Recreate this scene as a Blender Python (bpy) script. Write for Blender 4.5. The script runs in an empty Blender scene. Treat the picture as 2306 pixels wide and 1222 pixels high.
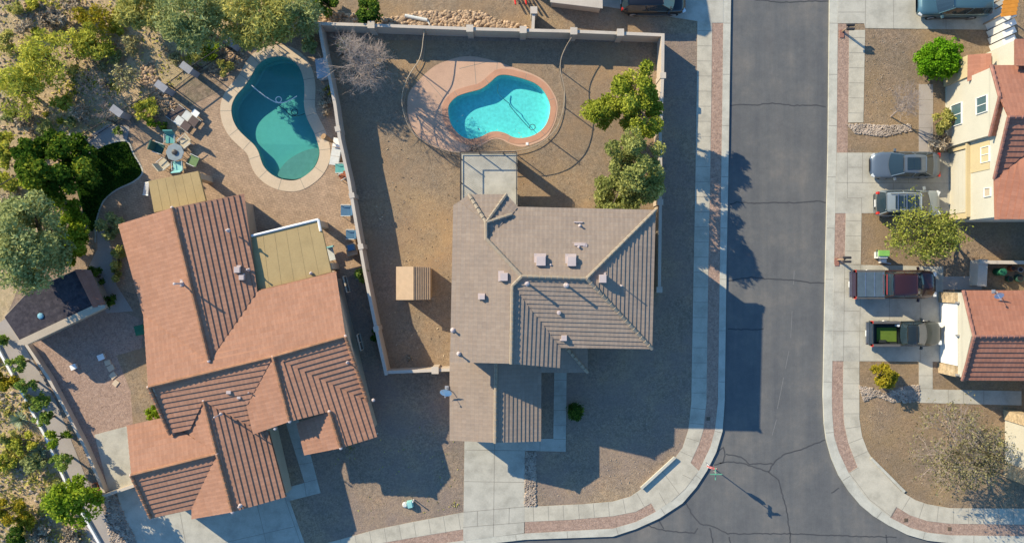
import bpy, math, random
import numpy as np
from mathutils import Vector, Matrix
from mathutils.geometry import tessellate_polygon
R = math.radians
SC = bpy.context.scene
COL = SC.collection
# ---------------- camera: a drone looking straight down from 58 m ----------------
H = 58.0; PXM = 32.0; CX, CY = 1153.0, 611.0
cd = bpy.data.cameras.new('camera'); cam = bpy.data.objects.new('camera', cd); COL.objects.link(cam)
cam.location = (0, 0, H); cam.rotation_euler = (0, 0, 0)
cd.sensor_width = 36; cd.lens = 36*H/(2306/PXM); cd.clip_end = 2000
SC.camera = cam
# ---------------- light ----------------
ELEV = 28.0; AZ = (0.803, -0.596)
w = bpy.data.worlds.new('World'); SC.world = w; w.use_nodes = True
nt = w.node_tree; bg = nt.nodes['Background']
sky = nt.nodes.new('ShaderNodeTexSky'); sky.sky_type = 'NISHITA'; sky.sun_disc = False
sky.sun_elevation = R(ELEV); sky.sun_rotation = math.atan2(-AZ[0], -AZ[1]); sky.air_density = 1.0; sky.dust_density = 0.15; sky.ozone_density = 3.0
tn = nt.nodes.new('ShaderNodeMix'); tn.data_type = 'RGBA'; tn.blend_type = 'MULTIPLY'; tn.inputs[0].default_value = 1; tn.inputs[7].default_value = (0.68, 1.0, 1.16, 1)
nt.links.new(sky.outputs[0], tn.inputs[6]); nt.links.new(tn.outputs[2], bg.inputs[0]); bg.inputs[1].default_value = 0.12
sd = bpy.data.lights.new('sun', 'SUN'); sd.energy = 4.4; sd.angle = R(0.5); sd.color = (1.0, 0.865, 0.615)
so = bpy.data.objects.new('sun', sd); COL.objects.link(so)
so.rotation_euler = Vector((AZ[0]*math.cos(R(ELEV)), AZ[1]*math.cos(R(ELEV)), -math.sin(R(ELEV)))).to_track_quat('-Z', 'Y').to_euler()
SC.view_settings.view_transform = 'Standard'; SC.view_settings.look = 'None'
SC.view_settings.exposure = 0.82; SC.view_settings.gamma = 1
SC.render.engine = 'CYCLES'
SC.cycles.transparent_max_bounces = 12; SC.cycles.max_bounces = 6
RND = random.Random(7)
# ---------------- helpers ----------------
def P(px, py, z=0.0):
    "photo pixel of something seen at height z -> where it stands in metres"
    f = (H-z)/H
    return Vector(((px-CX)/PXM*f, (CY-py)/PXM*f, z))
def G(px, py): return ((px-CX)/PXM, (CY-py)/PXM)
def tagp(o, label=None, cat=None, group=None, kind=None):
    for k, v in (('label', label), ('category', cat), ('group', group), ('kind', kind)):
        if v: o[k] = v
    return o
OFF = {}
def thing(name, label, cat, loc=(0, 0, 0), group=None):
    o = bpy.data.objects.new(name, None); COL.objects.link(o); o.location = loc
    o.empty_display_size = 0.2
    OFF[o.name] = Vector(loc)
    return tagp(o, label, cat, group)
def link(name, me, parent=None):
    o = bpy.data.objects.new(name, me); COL.objects.link(o)
    if parent is not None:
        o.parent = parent; off = OFF.get(parent.name, Vector())
        if off.length: me.transform(Matrix.Translation(-off))
        OFF[o.name] = off
    return o
class MB:
    def __init__(s): s.v = []; s.f = []; s.uv = None
    def add(s, vs, fs):
        b = len(s.v); s.v += [tuple(p) for p in vs]; s.f += [tuple(b+i for i in f) for f in fs]; return s
    def poly(s, pts): return s.add(pts, [range(len(pts))])
    def prism(s, pts, z0, z1):
        n = len(pts); pts = [(p[0], p[1]) for p in pts]
        a = sum(pts[i][0]*pts[(i+1) % n][1]-pts[(i+1) % n][0]*pts[i][1] for i in range(n))
        if a < 0: pts = pts[::-1]
        top = [(x, y, z1) for x, y in pts]; bot = [(x, y, z0) for x, y in pts]
        s.add(top+bot, [(i, i+n, (i+1) % n+n, (i+1) % n) for i in range(n)])
        for t in tessellate_polygon([[Vector(p) for p in top]]):
            s.face_up([top[i] for i in t], True); s.face_up([bot[i] for i in t], False)
        return s
    def face_up(s, p, up=True):
        a, b, c = Vector(p[0]), Vector(p[1]), Vector(p[2])
        if ((b-a).cross(c-a).z > 0) != up: p = p[::-1]
        s.poly(p)
    def box(s, c, size, rz=0.0, taper=1.0):
        x, y, z = size[0]/2, size[1]/2, size[2]/2; cs, sn = math.cos(rz), math.sin(rz); vs = []
        for dz, k in ((-z, 1), (z, taper)):
            for dx, dy in ((-x, -y), (x, -y), (x, y), (-x, y)):
                dx *= k; dy *= k
                vs.append((c[0]+dx*cs-dy*sn, c[1]+dx*sn+dy*cs, c[2]+dz))
        return s.add(vs, [(3, 2, 1, 0), (4, 5, 6, 7), (0, 1, 5, 4), (1, 2, 6, 5), (2, 3, 7, 6), (3, 0, 4, 7)])
    def tube(s, p, q, r0, r1=None, n=6, cap=True):
        if r1 is None: r1 = r0
        p, q = Vector(p), Vector(q); d = q-p
        if d.length < 1e-6: return s
        d.normalize(); a = d.orthogonal().normalized(); b = d.cross(a); vs = []
        for c, r in ((p, r0), (q, r1)):
            for i in range(n):
                t = 2*math.pi*i/n; vs.append(c+a*(r*math.cos(t))+b*(r*math.sin(t)))
        fs = [(i, (i+1) % n, (i+1) % n+n, i+n) for i in range(n)]
        if cap: fs += [tuple(range(n))[::-1], tuple(range(n, 2*n))]
        return s.add(vs, fs)
    def path(s, pts, r, n=6):
        for a, b in zip(pts, pts[1:]): s.tube(a, b, r, r, n)
        return s
    def lathe(s, c, prof, n=16):
        "prof: (radius, z) pairs from the bottom up"
        vs = []
        for r, z in prof:
            for i in range(n): t = 2*math.pi*i/n; vs.append((c[0]+r*math.cos(t), c[1]+r*math.sin(t), c[2]+z))
        fs = []
        for k in range(len(prof)-1):
            for i in range(n): fs.append((k*n+i, k*n+(i+1) % n, (k+1)*n+(i+1) % n, (k+1)*n+i))
        fs.append(tuple(range(n))[::-1]); fs.append(tuple(range((len(prof)-1)*n, len(prof)*n)))
        return s.add(vs, fs)
    def build(s, name, m, parent=None, smooth=False):
        me = bpy.data.meshes.new(name); me.from_pydata(s.v, [], s.f); me.materials.append(m)
        if s.uv is not None:
            ul = me.uv_layers.new(name='UVMap')
            for l in me.loops: ul.data[l.index].uv = s.uv[l.vertex_index]
        if smooth: me.shade_smooth()
        me.update()
        return link(name, me, parent)
def ccr(pts, n=5, closed=True):
    "Catmull-Rom smoothing of a 2D outline"
    out = []; N = len(pts); rng = range(N) if closed else range(N-1)
    g = (lambda i: pts[i % N]) if closed else (lambda i: pts[max(0, min(N-1, i))])
    for i in rng:
        a, b, c, d = g(i-1), g(i), g(i+1), g(i+2)
        for k in range(n):
            t = k/n
            out.append(tuple(0.5*(2*b[j]+(c[j]-a[j])*t+(2*a[j]-5*b[j]+4*c[j]-d[j])*t*t+(3*b[j]-a[j]-3*c[j]+d[j])*t**3) for j in (0, 1)))
    if not closed: out.append(tuple(pts[-1][:2]))
    return out
def offs(pts, d):
    "offset a closed 2D outline outwards by d (inwards when negative)"
    n = len(pts); a = sum(pts[i][0]*pts[(i+1) % n][1]-pts[(i+1) % n][0]*pts[i][1] for i in range(n))
    sg = 1 if a > 0 else -1; out = []
    for i in range(n):
        p, q, r = Vector(pts[i-1][:2]), Vector(pts[i][:2]), Vector(pts[(i+1) % n][:2])
        e1 = (q-p).normalized(); e2 = (r-q).normalized()
        n1 = Vector((e1.y, -e1.x))*sg; n2 = Vector((e2.y, -e2.x))*sg; m = n1+n2
        m = m/max(0.35, (1+n1.dot(n2))) if m.length > 1e-6 else n1
        out.append((q.x+m.x*d, q.y+m.y*d))
    return out
def sheet(name, pts, z, m, holes=(), parent=None, kind='structure', label=None, skirt=0.0):
    "flat ground sheet, pts in metres, with holes; skirt = depth of its edge"
    loops = [list(pts)]+[list(h) for h in holes]
    vs = [Vector((p[0], p[1], z)) for l in loops for p in l]
    mb = MB(); mb.v = [tuple(v) for v in vs]
    for t in tessellate_polygon([[Vector((p[0], p[1], 0)) for p in l] for l in loops]):
        a, b, c = (vs[i] for i in t)
        mb.f.append(tuple(t) if (b-a).cross(c-a).z > 0 else tuple(t[::-1]))
    if skirt:
        k = 0
        for l in loops:
            n = len(l)
            for i in range(n):
                a, b = vs[k+i], vs[k+(i+1) % n]
                mb.poly([a, b, (b.x, b.y, z-skirt), (a.x, a.y, z-skirt)])
            k += n
    o = mb.build(name, m, parent)
    if kind and parent is None: tagp(o, label, None, None, kind)
    return o
def gp(pts): return [G(*p) for p in pts]
# ---------------- materials ----------------
def newmat(name):
    m = bpy.data.materials.new(name); m.use_nodes = True; n = m.node_tree; b = n.nodes['Principled BSDF']
    b.inputs['Specular IOR Level'].default_value = 0.25
    return m, n, b
def noise(n, scale, detail=4, rough=0.6, vec=None):
    t = n.nodes.new('ShaderNodeTexNoise'); t.inputs['Scale'].default_value = scale; t.inputs['Detail'].default_value = detail; t.inputs['Roughness'].default_value = rough
    if vec: n.links.new(vec, t.inputs['Vector'])
    return t
def ramp(n, src, stops):
    r = n.nodes.new('ShaderNodeValToRGB'); e = r.color_ramp.elements
    while len(e) < len(stops): e.new(0.5)
    for k, (p, c) in enumerate(stops): e[k].position = p; e[k].color = (*c, 1)
    n.links.new(src, r.inputs[0]); return r
def mixc(n, a, b, fac, mode='MIX'):
    x = n.nodes.new('ShaderNodeMix'); x.data_type = 'RGBA'; x.blend_type = mode
    for i, v in ((0, fac), (6, a), (7, b)):
        if hasattr(v, 'node'): n.links.new(v, x.inputs[i])
        else: x.inputs[i].default_value = v if i == 0 else (*v, 1)
    return x.outputs[2]
def bump(n, b, src, strength=0.4, dist=0.02):
    k = n.nodes.new('ShaderNodeBump'); k.inputs['Strength'].default_value = strength; k.inputs['Distance'].default_value = dist
    n.links.new(src, k.inputs['Height']); n.links.new(k.outputs[0], b.inputs['Normal'])
def pos(n): return n.nodes.new('ShaderNodeNewGeometry').outputs['Position']
def plain(name, c, rough=0.6, metal=0.0, var=0.12, scale=3.0, spec=0.3, coat=0.0):
    m, n, b = newmat(name); t = noise(n, scale, 5, 0.65, pos(n))
    d = tuple(x*(1-var) for x in c); e = tuple(min(1, x*(1+var)) for x in c)
    r = ramp(n, t.outputs[0], [(0.3, d), (0.7, e)]); n.links.new(r.outputs[0], b.inputs['Base Color'])
    b.inputs['Roughness'].default_value = rough; b.inputs['Metallic'].default_value = metal; b.inputs['Specular IOR Level'].default_value = spec
    if coat: b.inputs['Coat Weight'].default_value = coat; b.inputs['Coat Roughness'].default_value = 0.05
    return m
def gravel(name, c, c2, patch=None, pscale=0.25, grain=9.0, stones=0.5, bmp=0.6):
    "loose stone or soil: grains, middle mottling and wide patches"
    m, n, b = newmat(name); p = pos(n)
    v = n.nodes.new('ShaderNodeTexVoronoi'); v.inputs['Scale'].default_value = grain; n.links.new(p, v.inputs['Vector'])
    sx = n.nodes.new('ShaderNodeSeparateColor'); n.links.new(v.outputs['Color'], sx.inputs[0])
    t = noise(n, 3.5, 8, 0.75, p)
    base = ramp(n, t.outputs[0], [(0.28, tuple(x*0.72 for x in c)), (0.5, c), (0.72, c2)])
    g = ramp(n, sx.outputs[0], [(0.0, (0.62, 0.62, 0.64)), (0.5, (0.98, 0.98, 0.98)), (1.0, (1.34, 1.30, 1.26))])
    col = mixc(n, base.outputs[0], g.outputs[0], stones, 'MULTIPLY')
    if patch:
        t5 = noise(n, 0.7, 6, 0.7, p); r5 = ramp(n, t5.outputs[0], [(0.28, (0.78, 0.81, 0.86)), (0.5, (1, 1, 1)), (0.72, (1.20, 1.12, 1.04))]); col = mixc(n, col, r5.outputs[0], 1.0, 'MULTIPLY')
        t2 = noise(n, pscale, 5, 0.6, p); r2 = ramp(n, t2.outputs[0], [(0.42, (0, 0, 0)), (0.62, (1, 1, 1))])
        col = mixc(n, col, mixc(n, col, patch, 0.6), r2.outputs[0])
        t6 = noise(n, 0.16, 6, 0.62, p); r6 = ramp(n, t6.outputs[0], [(0.35, (0.90, 0.93, 0.95)), (0.5, (1, 1, 1)), (0.62, (1.14, 1.12, 1.02))]); col = mixc(n, col, r6.outputs[0], 1.0, 'MULTIPLY')
    n.links.new(col, b.inputs['Base Color']); b.inputs['Roughness'].default_value = 0.95; b.inputs['Specular IOR Level'].default_value = 0.1
    t3 = noise(n, 11, 6, 0.8, p); bump(n, b, t3.outputs[0], bmp, 0.08)
    return m
def concrete(name, c, var=0.12, stain=0.27):
    m, n, b = newmat(name); p = pos(n)
    t = noise(n, 0.9, 8, 0.65, p); t2 = noise(n, 14, 4, 0.7, p)
    r = ramp(n, t.outputs[0], [(0.3, tuple(x*(1-stain) for x in c)), (0.55, c), (0.8, tuple(min(1, x*(1+var)) for x in c))])
    r2 = ramp(n, t2.outputs[0], [(0.2, (0.86, 0.86, 0.86)), (0.8, (1.1, 1.1, 1.1))])
    n.links.new(mixc(n, r.outputs[0], r2.outputs[0], 1.0, 'MULTIPLY'), b.inputs['Base Color']); b.inputs['Roughness'].default_value = 0.9
    bump(n, b, t2.outputs[0], 0.15, 0.01); return m
def tiles(name, c, c2, tile=0.30, tilew=0.30):
    "clay/concrete roof tile: every tile a little different, rounded across; UV in metres"
    m, n, b = newmat(name)
    uv = n.nodes.new('ShaderNodeUVMap').outputs[0]
    br = n.nodes.new('ShaderNodeTexBrick'); br.inputs['Scale'].default_value = 1.0
    br.inputs['Brick Width'].default_value = tilew; br.inputs['Row Height'].default_value = tile; br.inputs['Mortar Size'].default_value = 0.006
    br.inputs['Color1'].default_value = (*(x*0.98 for x in c), 1); br.inputs['Color2'].default_value = (*(x*1.02 for x in c2), 1); br.inputs['Mortar'].default_value = tuple(x*0.8 for x in c)+(1,)
    br.offset = 0.5; n.links.new(uv, br.inputs['Vector'])
    p = pos(n); t = noise(n, 0.8, 7, 0.7, p); r = ramp(n, t.outputs[0], [(0.3, (0.90, 0.91, 0.93)), (0.7, (1.07, 1.05, 1.03))])
    t2 = noise(n, 7, 4, 0.7, p); r2 = ramp(n, t2.outputs[0], [(0.25, (0.92, 0.92, 0.92)), (0.75, (1.07, 1.07, 1.07))])
    col = mixc(n, mixc(n, br.outputs['Color'], r.outputs[0], 1.0, 'MULTIPLY'), r2.outputs[0], 1.0, 'MULTIPLY')
    n.links.new(col, b.inputs['Base Color']); b.inputs['Roughness'].default_value = 0.85
    sp = n.nodes.new('ShaderNodeSeparateXYZ'); n.links.new(uv, sp.inputs[0])
    ma = n.nodes.new('ShaderNodeMath'); ma.operation = 'MULTIPLY'; ma.inputs[1].default_value = 2*math.pi/tilew; n.links.new(sp.outputs[0], ma.inputs[0])
    mb_ = n.nodes.new('ShaderNodeMath'); mb_.operation = 'COSINE'; n.links.new(ma.outputs[0], mb_.inputs[0])
    bump(n, b, mb_.outputs[0], 0.12, 0.02); return m
def leafmat(name, c1, c2, c3, trans=0.35):
    m = bpy.data.materials.new(name); m.use_nodes = True; n = m.node_tree; n.nodes.remove(n.nodes['Principled BSDF'])
    at = n.nodes.new('ShaderNodeAttribute'); at.attribute_name = 'tint'
    p = pos(n); t = noise(n, 1.1, 4, 0.6, p)
    ad = n.nodes.new('ShaderNodeMath'); ad.operation = 'ADD'; n.links.new(at.outputs['Fac'], ad.inputs[0]); n.links.new(t.outputs[0], ad.inputs[1])
    hf = n.nodes.new('ShaderNodeMath'); hf.operation = 'MULTIPLY'; hf.inputs[1].default_value = 0.5; n.links.new(ad.outputs[0], hf.inputs[0])
    r = ramp(n, hf.outputs[0], [(0.25, c1), (0.5, c2), (0.75, c3)])
    d = n.nodes.new('ShaderNodeBsdfDiffuse'); tr = n.nodes.new('ShaderNodeBsdfTranslucent'); mx = n.nodes.new('ShaderNodeMixShader'); mx.inputs[0].default_value = trans
    n.links.new(r.outputs[0], d.inputs[0]); n.links.new(r.outputs[0], tr.inputs[0]); n.links.new(d.outputs[0], mx.inputs[1]); n.links.new(tr.outputs[0], mx.inputs[2])
    n.links.new(mx.outputs[0], n.nodes['Material Output'].inputs[0]); return m
def glassy(name, c, rough=0.08, spec=0.6): return plain(name, c, rough, 0, 0.05, 1, spec)
M = {}
def asphalt():
    m, n, b = newmat('asphalt'); p = pos(n); mp = n.nodes.new('ShaderNodeMapping'); mp.inputs['Scale'].default_value = (1.0, 0.06, 1.0); n.links.new(p, mp.inputs[0])
    a = noise(n, 0.9, 6, 0.65, mp.outputs[0]); c = noise(n, 0.35, 6, 0.65, p); d = noise(n, 30, 3, 0.8, p); e = noise(n, 2.5, 6, 0.75, p)
    r = ramp(n, a.outputs[0], [(0.3, (0.102, 0.106, 0.112)), (0.5, (0.122, 0.124, 0.125)), (0.7, (0.146, 0.142, 0.137))])
    r2 = ramp(n, c.outputs[0], [(0.3, (0.86, 0.86, 0.88)), (0.5, (1, 1, 1)), (0.68, (1.28, 1.20, 1.12))]); r3 = ramp(n, d.outputs[0], [(0.2, (0.8, 0.8, 0.8)), (0.8, (1.2, 1.2, 1.2))]); r4 = ramp(n, e.outputs[0], [(0.3, (0.90, 0.90, 0.90)), (0.7, (1.08, 1.07, 1.06))])
    n.links.new(mixc(n, mixc(n, mixc(n, r.outputs[0], r2.outputs[0], 1.0, 'MULTIPLY'), r3.outputs[0], 1.0, 'MULTIPLY'), r4.outputs[0], 1.0, 'MULTIPLY'), b.inputs['Base Color']); b.inputs['Roughness'].default_value = 0.85
    bump(n, b, d.outputs[0], 0.3, 0.01); return m
M['asphalt'] = asphalt()
M['seal'] = plain('crack sealant', (0.062, 0.063, 0.066), 0.6)
M['dirt'] = gravel('street base soil', (0.30, 0.22, 0.16), (0.36, 0.27, 0.2))
M['gravel'] = gravel('brown gravel', (0.300, 0.226, 0.165), (0.37, 0.285, 0.215), (0.26, 0.20, 0.175), 0.3, 12, 0.55, 0.9)
M['yard'] = gravel('tan yard gravel', (0.285, 0.215, 0.150), (0.34, 0.270, 0.195), (0.33, 0.215, 0.125), 0.22, 14, 0.5, 0.7)
M['egravel'] = gravel('rosy gravel', (0.270, 0.200, 0.140), (0.33, 0.25, 0.185), (0.29, 0.20, 0.11), 0.2, 11, 0.55, 1.0)
M['verge'] = gravel('pink verge gravel', (0.36, 0.25, 0.195), (0.43, 0.31, 0.25), None, 0.3, 12, 0.5, 0.6)
M['desert'] = gravel('pale desert soil', (0.52, 0.39, 0.25), (0.64, 0.50, 0.34), (0.36, 0.30, 0.16), 0.35, 5, 0.5, 1.0)
M['bed'] = gravel('stony bed', (0.30, 0.225, 0.16), (0.40, 0.31, 0.23), (0.22, 0.2, 0.12), 0.5, 5, 0.7, 1.0)
M['walk'] = concrete('sidewalk concrete', (0.485, 0.445, 0.36))
M['drive'] = concrete('driveway concrete', (0.45, 0.425, 0.36))
M['kerb'] = concrete('kerb concrete', (0.49, 0.47, 0.40))
M['joint'] = plain('dark joint', (0.25, 0.23, 0.195), 0.95)  # plain dark tone of the concrete and coping joints
M['stucco'] = concrete('stucco wall', (0.47, 0.39, 0.315), 0.05, 0.08)
M['cap'] = concrete('wall cap', (0.52, 0.455, 0.385), 0.05, 0.1)
M['cream'] = concrete('cream stucco', (0.49, 0.46, 0.38), 0.04, 0.05)
M['yellow'] = concrete('yellow stucco', (0.50, 0.405, 0.24), 0.04, 0.05)
M['beige'] = concrete('beige stucco', (0.44, 0.36, 0.27), 0.04, 0.1)
M['tan'] = tiles('tan roof tile', (0.295, 0.228, 0.178), (0.312, 0.245, 0.193))
M['red'] = tiles('terracotta roof tile', (0.37, 0.190, 0.120), (0.40, 0.212, 0.138), 0.36)
M['rred'] = tiles('rust roof tile', (0.33, 0.145, 0.095), (0.36, 0.165, 0.11), 0.36)
M['tancap'] = plain('tan ridge tile', (0.315, 0.255, 0.19), 0.85)
M['redcap'] = plain('terracotta ridge tile', (0.32, 0.165, 0.095), 0.85, var=0.35, scale=1.2)
M['rcap'] = plain('rust ridge tile', (0.27, 0.13, 0.10), 0.85, var=0.3)
M['patio'] = concrete('patio roof coating', (0.40, 0.295, 0.145), 0.05, 0.12)
M['white'] = plain('white paint', (0.78, 0.77, 0.74), 0.5, var=0.04)
M['vent'] = plain('pinkish white vent paint', (0.48, 0.40, 0.38), 0.5, var=0.06)
M['metal'] = plain('galvanised metal', (0.45, 0.45, 0.46), 0.4, 0.6)
M['iron'] = plain('dark iron', (0.05, 0.045, 0.045), 0.5)
M['fence'] = plain('tan fence paint', (0.34, 0.27, 0.20), 0.5)
M['black'] = plain('black rubber', (0.02, 0.02, 0.022), 0.7)
M['glass'] = glassy('dark glass', (0.02, 0.035, 0.045), 0.04, 0.9)
M['tealglass'] = glassy('teal window glass', (0.06, 0.12, 0.14), 0.05, 0.9)
M['wood'] = plain('weathered timber', (0.34, 0.24, 0.16), 0.8, var=0.2)
M['bark'] = plain('bark', (0.12, 0.09, 0.065), 0.9, var=0.3)
M['palebark'] = plain('pale bark', (0.36, 0.29, 0.25), 0.9, var=0.2)
M['stone'] = gravel('river stone', (0.34, 0.28, 0.23), (0.46, 0.39, 0.33), None, 0.3, 3, 0.7, 0.3)
M['rock'] = gravel('brown boulder', (0.42, 0.30, 0.20), (0.52, 0.40, 0.28), None, 0.3, 3, 0.7, 0.3)
M['deckpink'] = concrete('pink pool deck', (0.56, 0.36, 0.25), 0.06, 0.1)
M['copepink'] = concrete('salmon coping', (0.50, 0.27, 0.175), 0.06, 0.12)
M['cope'] = concrete('pale stone coping', (0.58, 0.46, 0.33), 0.06, 0.08)
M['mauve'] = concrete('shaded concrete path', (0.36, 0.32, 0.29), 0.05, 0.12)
def pavers():
    m, n, b = newmat('brick pavers'); mp = n.nodes.new('ShaderNodeMapping'); mp.inputs['Rotation'].default_value = (0, 0, R(14)); n.links.new(pos(n), mp.inputs[0])
    br = n.nodes.new('ShaderNodeTexBrick'); n.links.new(mp.outputs[0], br.inputs['Vector']); br.inputs['Scale'].default_value = 1
    br.inputs['Brick Width'].default_value = 0.24; br.inputs['Row Height'].default_value = 0.16; br.inputs['Mortar Size'].default_value = 0.008
    br.inputs['Color1'].default_value = (0.41, 0.305, 0.215, 1); br.inputs['Color2'].default_value = (0.34, 0.25, 0.175, 1); br.inputs['Mortar'].default_value = (0.2, 0.16, 0.12, 1); br.inputs['Bias'].default_value = 0.0
    t = noise(n, 1.3, 6, 0.7, pos(n)); r = ramp(n, t.outputs[0], [(0.3, (0.8, 0.78, 0.76)), (0.7, (1.2, 1.15, 1.1))])
    t2 = noise(n, 9, 4, 0.8, pos(n)); r2 = ramp(n, t2.outputs[0], [(0.3, (0.72, 0.72, 0.72)), (0.7, (1.25, 1.2, 1.2))])
    n.links.new(mixc(n, mixc(n, br.outputs[0], r.outputs[0], 1, 'MULTIPLY'), r2.outputs[0], 1, 'MULTIPLY'), b.inputs['Base Color']); b.inputs['Roughness'].default_value = 0.9
    bump(n, b, br.outputs['Fac'], -0.3, 0.01); return m
M['pavers'] = pavers()
def watermat(name, tint, rip):
    m = bpy.data.materials.new(name); m.use_nodes = True; n = m.node_tree; n.nodes.remove(n.nodes['Principled BSDF'])
    tr = n.nodes.new('ShaderNodeBsdfTransparent'); tr.inputs[0].default_value = (*tint, 1)
    gl = n.nodes.new('ShaderNodeBsdfGlossy'); gl.inputs['Roughness'].default_value = 0.05
    mx = n.nodes.new('ShaderNodeMixShader'); mx.inputs[0].default_value = 0.035
    t = noise(n, 2.2, 3, 0.5, pos(n)); k = n.nodes.new('ShaderNodeBump'); k.inputs['Strength'].default_value = rip; k.inputs['Distance'].default_value = 0.05
    n.links.new(t.outputs[0], k.inputs['Height'])
    n.links.new(k.outputs[0], gl.inputs['Normal'])
    n.links.new(tr.outputs[0], mx.inputs[1]); n.links.new(gl.outputs[0], mx.inputs[2])
    n.links.new(mx.outputs[0], n.nodes['Material Output'].inputs[0]); return m
M['waterL'] = watermat('still pool water', (0.52, 0.88, 0.87), 0.05)
M['waterR'] = watermat('rippled pool water', (0.55, 0.96, 0.98), 0.35)
def pebble(name, c, c2, sc):
    m, n, b = newmat(name); p = pos(n); v = n.nodes.new('ShaderNodeTexVoronoi'); v.feature = 'DISTANCE_TO_EDGE'; v.inputs['Scale'].default_value = sc
    t = noise(n, 1.5, 3, 0.5, p); mm = n.nodes.new('ShaderNodeMix'); mm.data_type = 'VECTOR'; mm.inputs[0].default_value = 0.18; n.links.new(p, mm.inputs[4]); n.links.new(t.outputs['Color'], mm.inputs[5]); n.links.new(mm.outputs[1], v.inputs['Vector'])
    r = ramp(n, v.outputs[0], [(0.0, c2), (0.18, c)]); n.links.new(r.outputs[0], b.inputs['Base Color']); b.inputs['Roughness'].default_value = 0.8; return m
M['basinL'] = plain('teal pool plaster', (0.22, 0.39, 0.36), 0.8, var=0.05)
M['basinR'] = plain('aqua pool plaster', (0.33, 0.66, 0.62), 0.8, var=0.16, scale=4.5)  # mottling put into the plaster tone imitates light rippling on the floor
M['shelf'] = plain('grey-green shelf plaster', (0.27, 0.30, 0.26), 0.8, var=0.1)
L = {}
L['lime'] = leafmat('lime leaves', (0.097, 0.179, 0.014), (0.234, 0.330, 0.028), (0.440, 0.495, 0.055))
L['olive'] = leafmat('olive leaves', (0.204, 0.226, 0.056), (0.407, 0.395, 0.113), (0.671, 0.585, 0.177))
L['yolive'] = leafmat('yellow-olive leaves', (0.227, 0.263, 0.035), (0.455, 0.455, 0.070), (0.735, 0.665, 0.122))
L['grey'] = leafmat('grey-green leaves', (0.176, 0.211, 0.076), (0.354, 0.386, 0.152), (0.590, 0.597, 0.253))
L['dark'] = leafmat('dark green leaves', (0.023, 0.065, 0.013), (0.065, 0.130, 0.023), (0.208, 0.286, 0.039))
L['bright'] = leafmat('bright green leaves', (0.06, 0.17, 0.01), (0.15, 0.32, 0.015), (0.27, 0.46, 0.03))
L['mid'] = leafmat('mid green leaves', (0.115, 0.187, 0.029), (0.230, 0.316, 0.064), (0.402, 0.475, 0.115))
L['gold'] = leafmat('golden leaves', (0.14, 0.15, 0.02), (0.36, 0.30, 0.03), (0.58, 0.42, 0.04))
L['dry'] = leafmat('dry twigs', (0.217, 0.171, 0.124), (0.389, 0.310, 0.217), (0.590, 0.482, 0.342), 0.1)
L['sparse'] = leafmat('dusty sparse leaves', (0.173, 0.158, 0.072), (0.331, 0.302, 0.144), (0.490, 0.446, 0.216), 0.15)
L['grass'] = leafmat('lawn blades', (0.02, 0.06, 0.01), (0.04, 0.10, 0.015), (0.07, 0.14, 0.02))
L['citrus'] = leafmat('citrus leaves', (0.03, 0.075, 0.01), (0.09, 0.16, 0.02), (0.42, 0.45, 0.05))
L['yard'] = leafmat('yellow-green yard tree leaves', (0.144, 0.192, 0.022), (0.312, 0.348, 0.044), (0.540, 0.540, 0.088))
L['yard2'] = leafmat('muted green yard tree leaves', (0.163, 0.196, 0.060), (0.312, 0.333, 0.100), (0.500, 0.494, 0.170))
L['droop'] = leafmat('olive drooping leaves', (0.14, 0.16, 0.03), (0.29, 0.31, 0.055), (0.45, 0.45, 0.11))
L['dusty'] = leafmat('dusty olive brown leaves', (0.11, 0.095, 0.045), (0.20, 0.175, 0.085), (0.30, 0.27, 0.13), 0.2)
# ---------------- pools' outlines ----------------
POOLL = gp(ccr([(617,128),(596,134),(578,149),(565,173),(549,196),(531,217),(521.5,241),(524,267),(536,291),(559,314),(572,326),(582,342),(592,371),(607,389),(627,401),(648,406),(669,405),(690,394),(709,376),(719,352),(718,331),(709,302),(701,286),(690,262),(685,236),(686,199),(682,172),(672,149),(654,133),(635,127)], 3))
POOLR = gp(ccr([(1121,171),(1140,169),(1161,173),(1182,179),(1203,187),(1221,201),(1233,220),(1239,241),(1235,267),(1224,288),(1203,304),(1177,311),(1156,309),(1140,301),(1121,296),(1103,298),(1087,306),(1066,313),(1045,310),(1027,296),(1014,275),(1009,249),(1013,233),(1030,217),(1056,208),(1082,201),(1101,188)], 3))
HOLES = [offs(POOLL, 0.12), offs(POOLR, 0.12)]
# ---------------- ground, street, blocks ----------------
sheet('ground', [(-400,-400),(400,-400),(400,400),(-400,400)], -0.13, M['dirt'], HOLES)
road = sheet('road', gp([(1600,-3000),(1900,-3000),(1900,800),(2300,1190),(5000,1190),(5000,1900),(-3000,2300),(-3000,1750),(1000,1190),(1600,1000)]), -0.124, M['asphalt'])
W_EDGE = [(1648,-3000),(1646,0),(1643,200),(1640,400),(1636,600),(1632,900),(1631,918),(1627,970),(1613,1017),(1592,1059),(1568,1096),(1537,1132),(1485,1166),(1432,1190),(1380,1207),(1182,1214),(1114,1222),(1000,1236),(800,1268),(-3000,1900)]
W_BACK = [(1631,-3000),(1629,0),(1627,200),(1624,400),(1621,600),(1617,880),(1617,902),(1610,967),(1600,1005),(1574,1059),(1545,1098),(1516,1125),(1477,1151),(1432,1174),(1380,1189),(1182,1200),(1043,1216),(985,1224),(800,1252),(-3000,1880)]
W_OUT = [(1605,-3000),(1604,0),(1602,200),(1599,400),(1595,600),(1591,880),(1591,902),(1584,967),(1574,999),(1555,1041)]
W_OUT2 = [(1466,1132),(1432,1151),(1380,1161),(1287,1169),(1182,1174),(1040,1191),(985,1200),(920,1211),(840,1225),(600,1265),(-3000,1850)]
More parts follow.
